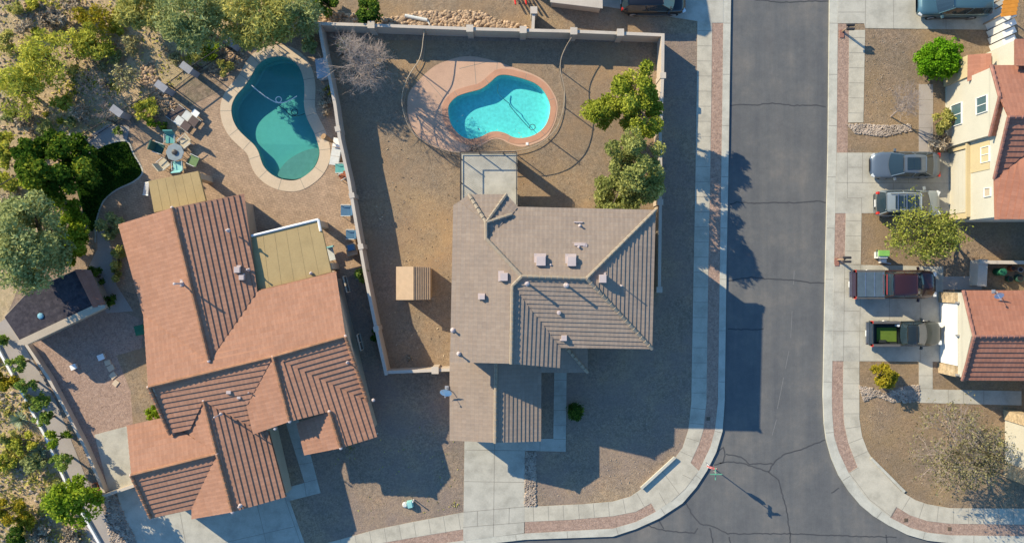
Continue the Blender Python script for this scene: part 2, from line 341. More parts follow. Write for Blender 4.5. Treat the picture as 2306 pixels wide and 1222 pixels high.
W_IN = [(1572,-3000),(1571,0),(1569,200),(1566,400),(1562,600),(1557,880),(1557,902),(1550,967),(1537,1007),(1520,1030)]
W_IN2 = [(1447,1098),(1419,1117),(1380,1128),(1313,1134),(1208,1139),(1040,1153),(972,1166),(920,1176),(847,1191),(735,1222),(560,1245),(-3000,1820)]
E_EDGE = [(1874,-3000),(1868,0),(1865,320),(1859,600),(1853.5,890),(1856,954),(1861,991),(1873,1033),(1889,1070),(1912,1106),(1939,1138),(1967,1161),(2001,1182),(2043,1203),(2088,1216),(2140,1222),(2306,1225),(5000,1228)]
E_BACK = [(1893,-3000),(1887,0),(1884,320),(1878,600),(1873,890),(1874,930),(1878,981),(1889,1017),(1911,1064),(1931,1096),(1957,1127),(2004,1164),(2049,1187),(2088,1198),(2140,1204),(2306,1206),(5000,1210)]
def both(a, b): return gp(a)+gp(b)[::-1]
sheet('west_block_soil', gp(W_BACK)+[G(-3000,-3000)], 0, M['gravel'], HOLES, skirt=0.12)
sheet('east_block_soil', gp(E_BACK)+[G(5000,-3000)], 0, M['egravel'], skirt=0.12)
def resample(pts, step):
    out = []; pts = [Vector(p) for p in pts]
    for a, b in zip(pts, pts[1:]):
        n = max(1, int((b-a).length/step))
        for k in range(n): out.append(a+(b-a)*(k/n))
    return out+[pts[-1]]
def crossmarks(A, B, z, step, width, parent, a0=0.02, a1=0.02, name='joint'):
    "thin joint lines from one side of a strip to the other"
    A = [Vector(p) for p in A]; B = [Vector(p) for p in B]; mb = MB(); acc = step*0.5
    for a, b in zip(A, A[1:]):
        l = (b-a).length; t = acc
        while t < l:
            p = a+(b-a)*(t/l); best = None
            for c, d in zip(B, B[1:]):
                e = d-c; u = max(0, min(1, (p-c).dot(e)/max(1e-9, e.length_squared))); q = c+e*u
                if best is None or (q-p).length < (best-p).length: best = q
            if abs(p.x) < 60 and abs(p.y) < 40:
                dr = (best-p); ln = dr.length; dr.normalize(); nn = Vector((-dr.y, dr.x))*width/2; s = p+dr*a0; e2 = best-dr*a1
                mb.poly([(s.x-nn.x, s.y-nn.y, z), (e2.x-nn.x, e2.y-nn.y, z), (e2.x+nn.x, e2.y+nn.y, z), (s.x+nn.x, s.y+nn.y, z)])
            t += step
        acc = t-l
    for i, f in enumerate(mb.f):
        a, b, c = (Vector(mb.v[j]) for j in f[:3])
        if (b-a).cross(c-a).z < 0: mb.f[i] = tuple(f)[::-1]
    return mb.build(name, M['joint'], parent)
def lines(name, segs, width, z, m, parent):
    mb = MB()
    for s in segs:
        pts = [Vector(G(*p)) for p in s]
        for i, (a, b) in enumerate(zip(pts, pts[1:])):
            d = (b-a).normalized(); n = Vector((-d.y, d.x))*width/2; a = a-d*width*0.3; b = b+d*width*0.3; zz = z+0.0004*(i % 2)
            mb.poly([(a.x+n.x, a.y+n.y, zz), (a.x-n.x, a.y-n.y, zz), (b.x-n.x, b.y-n.y, zz), (b.x+n.x, b.y+n.y, zz)])
    return mb.build(name, m, parent)
kw = sheet('kerb', both(W_EDGE, W_BACK), 0.014, M['kerb'], skirt=0.14); crossmarks(gp(W_EDGE), gp(W_BACK), 0.017, 3.6, 0.035, kw)
ke = sheet('kerb', both(E_EDGE, E_BACK), 0.014, M['kerb'], skirt=0.14); crossmarks(gp(E_EDGE), gp(E_BACK), 0.017, 3.6, 0.035, ke)
# verges
sheet('verge', both([(1629,52),(1627,200),(1624,400),(1621,600),(1617,880),(1617,902),(1610,967),(1600,1005),(1574,1059)], [(1603,52),(1602,200),(1599,400),(1595,600),(1591,880),(1591,902),(1584,967),(1574,999),(1555,1041)]), 0.004, M['verge'])
sheet('verge', gp([(1466,1132),(1477,1151),(1432,1174),(1380,1189),(1182,1200),(1182,1174),(1287,1169),(1380,1161),(1432,1151)]), 0.004, M['verge'])
sheet('verge', gp([(1043,1191),(985,1200),(920,1211),(840,1225),(600,1265),(800,1252),(985,1224),(1043,1216)]), 0.004, M['verge'])
sheet('verge', both([(1887,53),(1885,200),(1884,344)], [(1912,53),(1911,200),(1909,276),(1909,344)]), 0.004, M['verge'])
sheet('verge', gp([(1881,480),(1905,480),(1902,594),(1878,594)]), 0.004, M['verge'])
sheet('verge', gp([(1874,812),(1899,812),(1898,902),(1901,954),(1910,996),(1931,1051),(1911,1064),(1889,1017),(1878,981),(1874,930),(1873,890)]), 0.004, M['verge'])
sheet('verge', gp([(2018,1140),(2004,1164),(2049,1187),(2088,1198),(2140,1204),(2306,1206),(5000,1210),(5000,1180),(2306,1180),(2140,1178),(2088,1172),(2049,1159)]), 0.004, M['verge'])
# sidewalks
def walk(A, B, step=1.06, name='sidewalk', m='walk'):
    o = sheet(name, both(A, B), 0.018, M[m], skirt=0.02); crossmarks(gp(A), gp(B), 0.021, step, 0.03, o); return o
walk(W_IN, W_OUT)
ramp_w = sheet('sidewalk', gp([(1520,1030),(1555,1041),(1574,1059),(1545,1098),(1516,1125),(1477,1151),(1466,1132),(1447,1098)]), 0.0185, M['walk'], skirt=0.02)
lines('joint', [[(1537,1068),(1562,1080)],[(1484,1108),(1500,1136)],[(1490,1058),(1530,1112)],[(1570,1064),(1543,1100),(1512,1128)]], 0.03, 0.0215, M['joint'], ramp_w)
walk(W_IN2, W_OUT2)
walk([(1912,68),(1910,276)], [(1948,68),(1944,276)])
walk([(1904.5,480),(1902,595)], [(1940,480),(1938,595)])
walk([(1899,812),(1898,902),(1901,954),(1910,996),(1931,1051)], [(1935,812),(1935,902),(1935,941),(1941,981),(1954,1015),(1965,1033)])
ramp_e = sheet('sidewalk', gp([(1931,1051),(1965,1033),(2035,1109),(2018,1140),(2004,1164),(1957,1127),(1931,1096),(1911,1064)]), 0.0185, M['walk'], skirt=0.02)
lines('joint', [[(1933,1052),(1912,1064)],[(1914,1066),(1958,1124),(2004,1160)],[(1968,1040),(2030,1106)],[(2019,1141),(2006,1163)]], 0.03, 0.0215, M['joint'], ramp_e)
walk([(2035,1109),(2062,1125),(2088,1134),(2140,1143),(2306,1144),(5000,1146)], [(2018,1140),(2049,1159),(2088,1172),(2140,1178),(2306,1180),(5000,1182)])
# driveways and paths
d = sheet('driveway', gp([(1887,-300),(2262,-300),(2262,68),(1948,64),(1946,53),(1887,53)]), 0.023, M['drive'], skirt=0.025)
lines('joint', [[(1887,28),(1948,28)],[(1948,64),(1950,-100)],[(2012,64),(2012,-100)],[(2130,66),(2130,-100)],[(1948,-20),(2262,-20)]], 0.03, 0.0265, M['joint'], d)
d = sheet('driveway', gp([(1884,344),(2150,344),(2150,480),(1881,480)]), 0.023, M['drive'], skirt=0.025)
lines('joint', [[(1882,411),(2150,413)],[(1942,344),(1942,411)],[(1908,344),(1908,446),(1940,446),(1940,480)],[(1908,377),(1941,377)],[(2012,413),(2012,480)],[(2045,344),(2045,413)],[(2092,430),(2092,480)]], 0.03, 0.0265, M['joint'], d)
d = sheet('driveway', gp([(1878,595),(2124,600),(2124,814),(1874,812)]), 0.023, M['drive'], skirt=0.025)
lines('joint', [[(1876,745),(2124,747)],[(1902,595),(1899,812)],[(1938,595),(1935,812)],[(2003,600),(2003,745)],[(2072,600),(2072,814)],[(1877,658),(1900,658)],[(1900,700),(1935,700)],[(1899,780),(1935,780)],[(1902,628),(1937,628)]], 0.03, 0.0265, M['joint'], d)
d = sheet('driveway', gp([(1046,985),(1183,985),(1180,1199),(1043,1217)]), 0.023, M['drive'], skirt=0.025)
lines('joint', [[(1114,990),(1111,1207)],[(1048,1012),(1182,1014)],[(1043,1083),(1181,1085)],[(1044,1152),(1180,1140)],[(1043,1186),(1180,1175)],[(1075,1150),(1075,1183)],[(1147,1142),(1146,1178)]], 0.035, 0.0265, M['joint'], d)
d = sheet('driveway', gp([(262,1100),(640,1085),(648,1114),(690,1233),(310,1300)]), 0.023, M['drive'], skirt=0.025)
lines('joint', [[(405,1150),(425,1260)],[(578,1130),(600,1222)],[(500,1222),(665,1184)],[(640,1115),(680,1230)]], 0.03, 0.0265, M['joint'], d)
d = sheet('side_slab', gp([(213,978),(300,955),(310,1080),(300,1092),(246,1108)]), 0.023, M['drive'], skirt=0.025)
def fpath(pts, js=(), m='drive', name='path', z=0.0195):
    o = sheet(name, gp(pts), z, M[m], skirt=0.02)
    if js: lines('joint', js, 0.03, z+0.003, M['joint'], o)
    return o
fpath([(1183,987),(1246,987),(1248,835),(1276,835),(1274,1016),(1183,1014)], [[(1216,988),(1216,1014)],[(1247,988),(1274,988)],[(1247,957),(1275,957)],[(1247,923),(1275,923)],[(1248,890),(1276,890)],[(1248,855),(1276,855)]])
fpath([(640,940),(669,935),(700,1025),(722,1109),(650,1127),(645,1097),(686,1086)], [[(664,1010),(697,1006)],[(673,1045),(706,1040)],[(684,1086),(716,1078)],[(686,1087),(690,1117)]])
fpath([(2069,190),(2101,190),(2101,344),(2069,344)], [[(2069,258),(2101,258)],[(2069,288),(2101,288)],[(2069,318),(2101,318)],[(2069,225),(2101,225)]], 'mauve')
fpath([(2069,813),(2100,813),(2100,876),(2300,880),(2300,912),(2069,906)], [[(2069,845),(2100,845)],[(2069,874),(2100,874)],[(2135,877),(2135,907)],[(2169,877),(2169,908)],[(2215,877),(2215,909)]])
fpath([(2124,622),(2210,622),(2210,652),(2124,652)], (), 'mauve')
# soil zones of the lots
sheet('back_yard_soil', gp([(722,90),(1486,96),(1486,480),(1486,660),(1440,700),(1200,840),(870,838),(845,700),(800,480),(765,290)]), 0.005, M['yard'], [offs(POOLR, 0.12)])
sheet('desert_soil', gp([(-3000,-3000),(716,-3000),(716,60),(585,55),(480,144),(293,259),(202,314),(130,370),(100,500),(20,700),(60,790),(180,1100),(250,1250),(200,1320),(-3000,1830)]), 0.005, M['desert'])
sheet('neighbour_yard_soil', gp([(722,-600),(1350,-600),(1350,10),(1570,45),(1570,76),(1495,76),(722,56)]), 0.005, M['yard'])
sheet('driveway', gp([(1350,-600),(1570,-600),(1629,-600),(1629,52),(1604,52),(1570,48),(1355,14)]), 0.0235, M['drive'], skirt=0.025)
sheet('bare_path', gp([(262,800),(330,780),(340,940),(300,965),(294,880)]), 0.005, M['yard'])
sheet('side_yard_soil', gp([(65,780),(240,690),(325,720),(300,960),(213,978),(245,1108),(232,1108),(150,925)]), 0.0045, M['verge'])
sheet('stony_bed', gp([(480,144),(293,259),(310,285),(345,272),(400,250),(495,205),(560,110),(600,85),(600,60),(540,90)]), 0.008, M['bed'])
# brick patio with its pool
sheet('brick_patio', gp(ccr([(495,205),(540,130),(590,90),(640,75)], 4, False)+[(722,72),(740,180),(765,290),(795,450),(822,600),(760,640),(560,560),(300,660),(225,640),(215,560),(216,505),(228,462),(262,430),(300,412),(318,398),(322,380),(312,345),(290,315),(292,292),(320,275),(400,255)]), 0.012, M['pavers'], [offs(POOLL, 0.12)])
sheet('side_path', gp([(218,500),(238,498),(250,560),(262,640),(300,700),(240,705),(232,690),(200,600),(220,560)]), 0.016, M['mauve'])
g = sheet('lawn', gp(ccr([(196,345),(240,325),(285,318),(300,345),(318,375),(320,392),(300,410),(262,428),(232,455),(217,500),(205,520),(185,470),(170,400)], 4)), 0.016, L['grass'], kind='structure')
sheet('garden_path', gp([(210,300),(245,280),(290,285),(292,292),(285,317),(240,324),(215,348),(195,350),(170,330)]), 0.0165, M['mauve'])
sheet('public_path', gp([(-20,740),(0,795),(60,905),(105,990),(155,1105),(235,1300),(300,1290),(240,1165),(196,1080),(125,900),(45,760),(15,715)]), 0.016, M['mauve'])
lines('edging', [ccr([(215,348),(240,325),(285,317),(300,345),(318,375),(320,392),(300,410),(262,428),(232,455),(217,500),(215,545)], 3, False)], 0.11, 0.024, M['kerb'], g)
def strip_rim(outline, w, z, m, name, parent):
    o2 = offs(outline, w); mb = MB(); n = len(outline)
    for i in range(n):
        a, b, c, dd = outline[i], outline[(i+1) % n], o2[(i+1) % n], o2[i]
        q = [(a[0], a[1], z), (b[0], b[1], z), (c[0], c[1], z), (dd[0], dd[1], z)]
        mb.face_up(q[:3]); mb.face_up([q[0], q[2], q[3]])
        mb.poly([q[3], q[2], (c[0], c[1], 0), (dd[0], dd[1], 0)]); mb.poly([q[0], q[1], (b[0], b[1], z-0.12), (a[0], a[1], z-0.12)])
    return mb.build(name, m, parent)
def pool(label, outline, depth, basin, water, copem, cw, cname, joints):
    c = Vector((sum(p[0] for p in outline)/len(outline), sum(p[1] for p in outline)/len(outline), 0))
    t = thing('swimming_pool', label, 'swimming pool', c)
    mb = MB(); n = len(outline); rings = [(0, 0.0), (0, -1)]
    wall = [(p[0], p[1], -0.02) for p in outline]; rad = offs(outline, -0.12)
    fl = [(p[0], p[1], -depth(p[0], p[1])) for p in rad]; fu = [(p[0], p[1], -depth(p[0], p[1])+0.12) for p in outline]
    mb.add(wall+fu+fl, [(i, (i+1) % n, n+(i+1) % n, n+i) for i in range(n)]+[(n+i, n+(i+1) % n, 2*n+(i+1) % n, 2*n+i) for i in range(n)])
    xs = [p[0] for p in rad]; ys = [p[1] for p in rad]
    for tri in tessellate_polygon([[Vector((p[0], p[1], 0)) for p in rad]]): mb.face_up([fl[i] for i in tri])
    mb.build('basin', M[basin], t)
    mw = MB()
    for tri in tessellate_polygon([[Vector((p[0], p[1], 0)) for p in outline]]): mw.face_up([(outline[i][0], outline[i][1], -0.09) for i in tri])
    mw.build('water', M[water], t)
    cp = strip_rim(outline, cw, 0.035, M[copem], 'coping', t)
    o2 = offs(outline, cw); mj = MB(); acc = 0
    for i in range(n):
        acc += (Vector(outline[i])-Vector(outline[i-1])).length
        if acc > joints:
            acc = 0; a = Vector(outline[i]); b = Vector(o2[i]); dr = (b-a).normalized(); nn = Vector((-dr.y, dr.x))*0.015
            mj.face_up([(a.x-nn.x, a.y-nn.y, .038), (b.x-nn.x, b.y-nn.y, .038), (b.x+nn.x, b.y+nn.y, .038)]); mj.face_up([(a.x-nn.x, a.y-nn.y, .038), (b.x+nn.x, b.y+nn.y, .038), (a.x+nn.x, a.y+nn.y, .038)])
    mj.build('joint', M['joint'], cp)
    return t
yS, yN = G(0, 400)[1], G(0, 130)[1]
pl = pool('kidney pool with dull teal water and wide pale stone coping on the brick patio', POOLL, lambda x, y: 0.75+0.75*max(0, min(1, (y-yS-2.5)/(yN-yS-4))), 'basinL', 'waterL', 'cope', 0.78, 'coping', 1.15)
sh = MB(); shp = ccr([(624,396),(628,380),(645,360),(668,345),(690,336),(712,332),(716,345),(708,370),(690,391),(669,401),(648,402)], 3)
sh.prism([G(*p) for p in shp], -1.0, -0.30); sh.build('sun_shelf', M['shelf'], pl)
pr = pool('bean shaped pool with bright aqua water and salmon coping inside the fenced pink deck', POOLR, lambda x, y: 0.72, 'basinR', 'waterR', 'copepink', 0.42, 'coping', 2.2)
deck = ccr([(1025,131),(1056,127),(1087,131),(1119,139),(1156,152),(1195,165),(1224,181),(1242,202),(1255,230),(1254,262),(1244,289),(1229,311),(1203,324),(1177,331),(1150,325),(1127,314),(1108,314),(1087,326),(1066,337),(1032,343),(998,338),(959,321),(936,300),(921,275),(917,245),(919,215),(928,199),(951,173),(972,154),(991,143)], 3)
dk = sheet('pool_deck', gp(deck), 0.018, M['deckpink'], [offs(POOLR, 0.12)])
lines('joint', [[(1068,135),(1072,190)],[(1035,155),(1095,140)],[(960,178),(1010,235)],[(1120,140),(1118,168)],[(960,300),(1012,270)]], 0.03, 0.022, M['joint'], dk)
def hose(label, pts, z, m, r=0.035, name='pool_hose', loop=None):
    p3 = [Vector((*G(*p), z)) for p in ccr(pts, 5, False)]; mb = MB().path(p3, r, 6)
    if loop:
        c, rr = Vector((*G(*loop[0]), z)), loop[1]/PXM
        mb.path([c+Vector((rr*math.cos(a), rr*math.sin(a), 0.02)) for a in np.linspace(0, 2*math.pi, 17)], r, 6)
    o = mb.build(name, m); return tagp(o, label, 'pool hose')
hose('white cleaner hose with a float loop across the teal pool', [(566,192),(590,212),(612,226),(625,231),(640,230),(655,224),(668,216)], -0.08, M['white'], 0.035, loop=((627,224), 6.5))
hose('dark tube laid as the shadow of the white cleaner hose in the teal pool', [(625,236),(640,246),(652,258),(668,259),(684,254)], -0.3, M['iron'], 0.03, loop=((661,251), 7))  # drawn-in shadow of the white hose, a dark tube below the surface
hose('cleaner hose curving across the bright aqua pool', [(1122,190),(1121,207),(1134,222),(1146,232),(1150,240),(1165,258),(1180,275),(1192,288)], -0.12, M['tealglass'], 0.03, loop=((1199,286), 6.5))
skim = MB(); skim.prism([G(*p) for p in [(1184,321),(1190,321),(1190,327),(1184,327)]], 0.02, 0.05); tagp(skim.build('skimmer_lid', M['white']), 'small white skimmer lid in the pink deck south of the aqua pool', 'skimmer lid')
# road cracks
cr = [[(1646,238),(1675,234),(1700,236),(1740,232),(1790,237),(1840,236),(1860,240)],[(1700,-2),(1760,4),(1830,2),(1870,1)],[(1645,460),(1660,455),(1700,458),(1730,456),(1790,456),(1840,452),(1860,456)],
 [(1640,632),(1690,624),(1730,628),(1790,630),(1820,636),(1858,637)],[(1640,740),(1700,743),(1720,740)],[(1861,991),(1840,998),(1800,1014),(1770,1022),(1745,1040),(1732,1062),(1700,1052),(1668,1042),(1640,1040),(1620,1043)],
 [(1732,1062),(1755,1082),(1762,1110),(1772,1145),(1780,1200),(1783,1260)],[(1544,1130),(1560,1160),(1578,1180),(1610,1186),(1640,1202),(1700,1202),(1780,1202),(1880,1206),(2020,1210)],[(1455,1180),(1480,1192),(1530,1198),(1565,1200),(1572,1190)],[(1600,1190),(1606,1222)],
 [(1612,1020),(1630,1008),(1634,1025),(1628,1042),(1610,1047)],[(1636,1022),(1670,1030),(1690,1045),(1740,1044)],[(1890,1100),(1874,1110)],[(1998,1205),(1998,1240)],[(1485,1172),(1495,1190)],[(1642,1209),(1650,1240)]]
def wob(s):
    out = []; rr = random.Random(len(s)*7+int(s[0][0]))
    for a, b in zip(s, s[1:]):
        n = max(1, int(math.hypot(b[0]-a[0], b[1]-a[1])/6))
        for k in range(n): out.append((a[0]+(b[0]-a[0])*k/n+rr.uniform(-1.1, 1.1), a[1]+(b[1]-a[1])*k/n+rr.uniform(-1.1, 1.1)))
    return out+[s[-1]]
lines('crack_sealant', [wob(s) for s in cr], 0.085, -0.120, M['seal'], road)
M['scuff'] = plain('pale tyre scuff', (0.17, 0.168, 0.165), 0.9)
lines('paint_scuff', [[(1790,610),(1788,640)],[(1785,700),(1782,760)],[(1778,790),(1770,830)],[(1766,850),(1752,920)],[(1750,945),(1740,980)]], 0.05, -0.1205, M['scuff'], road)
for q in ((1595,942),(2138,1190),(2040,1170)):
    mb = MB(); mb.prism([G(q[0]-4,q[1]-4),G(q[0]+4,q[1]-4),G(q[0]+4,q[1]+4),G(q[0]-4,q[1]+4)], 0.0, 0.03)
    tagp(mb.build('valve_cover', M['bark']), {1595:'small dark valve cover in the verge beside the long house shadow',2138:'dark valve cover in the verge of the south east corner, the more easterly one',2040:'dark valve cover in the verge just past the east kerb ramp'}[q[0]], 'valve cover')
# ---------------- masonry walls ----------------
def wall(label, tops, h, th=0.17, pil=(), cat='wall', name='block_wall', m='stucco', pz=0.12, pw=0.42, capm='cap'):
    "tops: photo pixels of the wall's top line"
    pts = [P(x, y, h) for x, y in tops]; base = Vector((pts[0].x, pts[0].y, 0)); t = thing(name, label, cat, base)
    mb, mc = MB(), MB()
    for i, (a, b) in enumerate(zip(pts, pts[1:])):
        d = (b-a); L_ = d.length; an = math.atan2(d.y, d.x); c = (a+b)/2
        mb.box((c.x, c.y, h/2-0.03), (L_+th*0.9-0.004*i, th, h-0.06), an); mc.box((c.x, c.y, h-0.03+0.001*(i % 2)), (L_+th+0.03, th+0.04, 0.06), an)
    mb.build('wall_body', M[m], t); mc.build('coping', M[capm], t)
    for q in pil:
        p = P(q[0], q[1], h); mq = MB(); mq.box((p.x, p.y, (h+pz)/2-0.04), (pw, pw, h+pz-0.08), q[2] if len(q) > 2 else 0); o = mq.build('pilaster', M[m], t)
        mq = MB(); mq.box((p.x, p.y, h+pz-0.04), (pw+0.06, pw+0.06, 0.08), q[2] if len(q) > 2 else 0); mq.build('cap', M[capm], o)
    return t
wall('long pale block wall with pilasters along the north end of both pool yards', [(583,50),(716,53),(840,57),(1060,65),(1300,71),(1493,79)], 1.65, pil=((836,57),(1058,65),(1178,68),(1292,71),(1397,74)))
wall('block wall dividing the two pool yards, running from the north wall down to the small gate wall', [(718,54),(727,105),(741,170),(754,236),(764,310),(785,405),(803,510),(821,612),(837,692),(853,770),(869,841)], 1.75, pil=((760,290,.2),(792,440,.2),(812,555,.2),(847,740,.2)), pz=0.03, pw=0.3)
wall('short block wall from the divider wall to the tan roofed house', [(870,838),(940,835),(985,833),(1022,832)], 1.6, pil=((980,833),))
wall('block wall along the street side of the tan roofed house', [(1493,82),(1492,170),(1490,228),(1487,300),(1488,400),(1487,480),(1486,560),(1485,655)], 1.85, pil=((1493,170),(1487,455),(1485,652)), pz=0.04, pw=0.34)
wall('short block wall stub north of the long wall by the terracotta pile', [(1202,20),(1200,66)], 1.5, pil=((1202,24),), m='cream')
wall('narrow side wall with weathered top beside the terracotta roofed house', [(60,778),(108,850),(148,925),(188,1002),(222,1080),(233,1108)], 0.6, 0.16, m='cap')
wall('low wall across the side passage at the foot of the terracotta house driveway', [(203,1126),(245,1112),(304,1092)], 1.0, 0.16, m='beige')
wall('low white edging wall beside the public path', [(-30,735),(0,795),(60,905),(105,990),(155,1105),(232,1240)], 0.25, 0.12, m='white', capm='white')
wall('low concrete ramp wall on the corner by the street sign', [(1519,1031),(1446,1098)], 0.28, 0.13, m='kerb', capm='kerb')
wall('low concrete ramp wall on the opposite east corner', [(1964,1033),(2036,1105)], 0.12, 0.14, m='kerb', capm='kerb')
wall('white capped low wall behind the bins of the rust roofed garage', [(2210,590),(2500,592)], 1.2, 0.2, m='stucco')
wall('pale block wall panel left of the green barrel', [(2214,594),(2212,634)], 1.1, 0.6, m='cap')
# ---------------- roofs and houses ----------------
def clip(poly, axis_v, lo, hi):
    "keep lo <= v <= hi of a 2D polygon of (u, v)"
    for sgn, lim in ((1, lo), (-1, -hi)):
        out = []; n = len(poly)
        for i in range(n):
            a, b = poly[i], poly[(i+1) % n]; da, db = a[1]*sgn-lim, b[1]*sgn-lim
            if da >= 0: out.append(a)
            if (da > 0 and db < 0) or (da < 0 and db > 0):
                t = da/(da-db); out.append((a[0]+(b[0]-a[0])*t, a[1]+(b[1]-a[1])*t))
        poly = out
        if len(poly) < 3: return []
    return poly
def roofplane(mb, pts, s=0.30, t=0.035, down=None):
    "stepped courses of tiles on one roof plane; down = downhill direction in plan when the corner heights are only rough"
    pts = [Vector(p) for p in pts]; c = sum(pts, Vector())/len(pts)
    A = np.array([[p.x-c.x, p.y-c.y, 1] for p in pts]); zz = np.array([p.z for p in pts]); gx, gy, g0 = np.linalg.lstsq(A, zz, rcond=None)[0]
    g = Vector((gx, gy)); gl = max(0.05, g.length); up2 = g.normalized() if g.length > 1e-6 else Vector((0, 1))
    U = Vector((-up2.y, up2.x, 0)); V = Vector((up2.x, up2.y, gl)).normalized(); N = U.cross(V); N = N if N.z > 0 else -N
    o = Vector((c.x, c.y, g0))
    q = []
    for p in pts:
        d = Vector((p.x-o.x, p.y-o.y, 0)); q.append((d.dot(U), (d.x*up2.x+d.y*up2.y)*math.sqrt(1+gl*gl)))
    # under-layer
    und = [p-Vector((0, 0, 0.05)) for p in pts]
    for tri in tessellate_polygon([[Vector((p.x, p.y, 0)) for p in und]]):
        tr = [und[i] for i in tri]; i0 = len(mb.v); mb.face_up(tr); mb.uv += [(0.1, 0.1)]*3
    v0 = min(p[1] for p in q); v1 = max(p[1] for p in q); k = 0
    rr = random.Random(int(abs(c.x*100)))
    while v0+k*s < v1-0.02:
        lo, hi = v0+k*s, min(v1, v0+(k+1)*s); pl = clip(q, 1, lo, hi); k += 1
        if len(pl) < 3: continue
        jit = rr.uniform(0.9, 1.12)
        vs = [o+U*a+V*b+N*(t*jit*(1-(b-lo)/s)+0.002) for a, b in pl]
        for tri in tessellate_polygon([[Vector((a, b, 0)) for a, b in pl]]):
            i0 = len(mb.v); tp = [vs[i] for i in tri]; uvs = [(pl[i][0], pl[i][1]-v0) for i in tri]
            if (tp[1]-tp[0]).cross(tp[2]-tp[0]).dot(N) < 0: tp = tp[::-1]; uvs = uvs[::-1]
            mb.poly(tp); mb.uv += uvs
        n = len(pl)
        for i in range(n):
            a, b = pl[i], pl[(i+1) % n]
            if abs(a[1]-lo) < 1e-5 and abs(b[1]-lo) < 1e-5 and abs(a[0]-b[0]) > 1e-4:
                pa, pb = vs[i], vs[(i+1) % n]; dn = N*(t*jit+0.02)
                mb.poly([pa, pb, pb-dn, pa-dn]); mb.uv += [(a[0], lo-v0), (b[0], lo-v0), (b[0], lo-v0-.01), (a[0], lo-v0-.01)]
def ridgecap(mb, a, b, r=0.115, step=0.36, lift=0.02):
    a, b = Vector(a), Vector(b); L_ = (b-a).length; n = max(1, int(L_/step)); d = (b-a)/n
    for k in range(n):
        p = a+d*k; q = a+d*(k+1.08); mb.tube(p+Vector((0, 0, lift+0.06)), q+Vector((0, 0, lift+0.02)), r*1.08, r*0.9, 7)
def roof(parent, planes, caps, m, capm, s=0.30, t=0.035, name='roof'):
    mb = MB(); mb.uv = []
    for pl in planes: roofplane(mb, [P(*p) for p in pl], s, t)
    o = mb.build(name, M[m], parent)
    for a, b in caps:
        mc = MB(); ridgecap(mc, P(*a), P(*b)); mc.build('ridge_cap', M[capm], o)
    return o
def body(parent, foot, z1, m, name='wall', z0=-0.05, inset=0.0):
    pts = [(p[0], p[1]) for p in foot]
    if inset: pts = offs(pts, -inset)
    mb = MB().prism(pts, z0, z1); return mb.build(name, M[m], parent)
def eave(parent, pts, drop=0.16, m='beige', name='fascia'):
    "closed board just under the eaves; pts are (px, py, z)"
    w3 = [P(*p) for p in pts]; z = min(p.z for p in w3); o2 = offs([(p.x, p.y) for p in w3], -0.05)
    return MB().prism(o2, z-0.04-drop, z-0.045).build(name, M[m], parent)
def gable(parent, a, b, c, m, th=0.12, inward=(0, 1)):
    "triangular gable wall (px,py,z) x3, thickened inward"
    a, b, c = P(*a), P(*b), P(*c); i = Vector((inward[0], inward[1], 0)).normalized(); dn = Vector((0, 0, 0.07))
    f = [p+i*0.16-dn for p in (a, b, c)]; k = [p+i*(0.16+th)-dn for p in (a, b, c)]
    return MB().add(f+k, [(0, 1, 2), (5, 4, 3), (0, 3, 4, 1), (1, 4, 5, 2), (2, 5, 3, 0)]).build('gable_wall', M[m], parent)
def pipe_vent(parent, px, py, z, h=0.9, r=0.05, cap=True):
    p = P(px, py, z); mb = MB().tube(p-Vector((0, 0, 0.3)), p+Vector((0, 0, h)), r, r, 8); mb.lathe((p.x, p.y, p.z-0.02), [(r*3, 0), (r*1.5, 0.1)], 8)
    if cap: mb.lathe((p.x, p.y, p.z+h), [(r*1.1, -0.08), (r*1.5, -0.02), (r*1.5, 0.03), (0.01, 0.06)], 10)
    return mb.build('vent_pipe', M['vent'], parent)
def box_vent(parent, px, py, z, w_=0.55, d_=0.6, h=0.22, m='vent'):
    p = P(px, py, z); mb = MB().box((p.x, p.y, p.z+h*0.45), (w_, d_, h)); mb.box((p.x-0.05, p.y+d_*0.1, p.z+0.02), (w_*1.25, d_*1.3, 0.06)); mb.box((p.x, p.y-0.02, p.z+h*1.02), (w_*0.92, d_*0.9, 0.05))
    return mb.build('roof_vent', M[m], parent)
def center(pts): return sum((Vector((p[0], p[1], 0)) for p in pts), Vector())/len(pts)
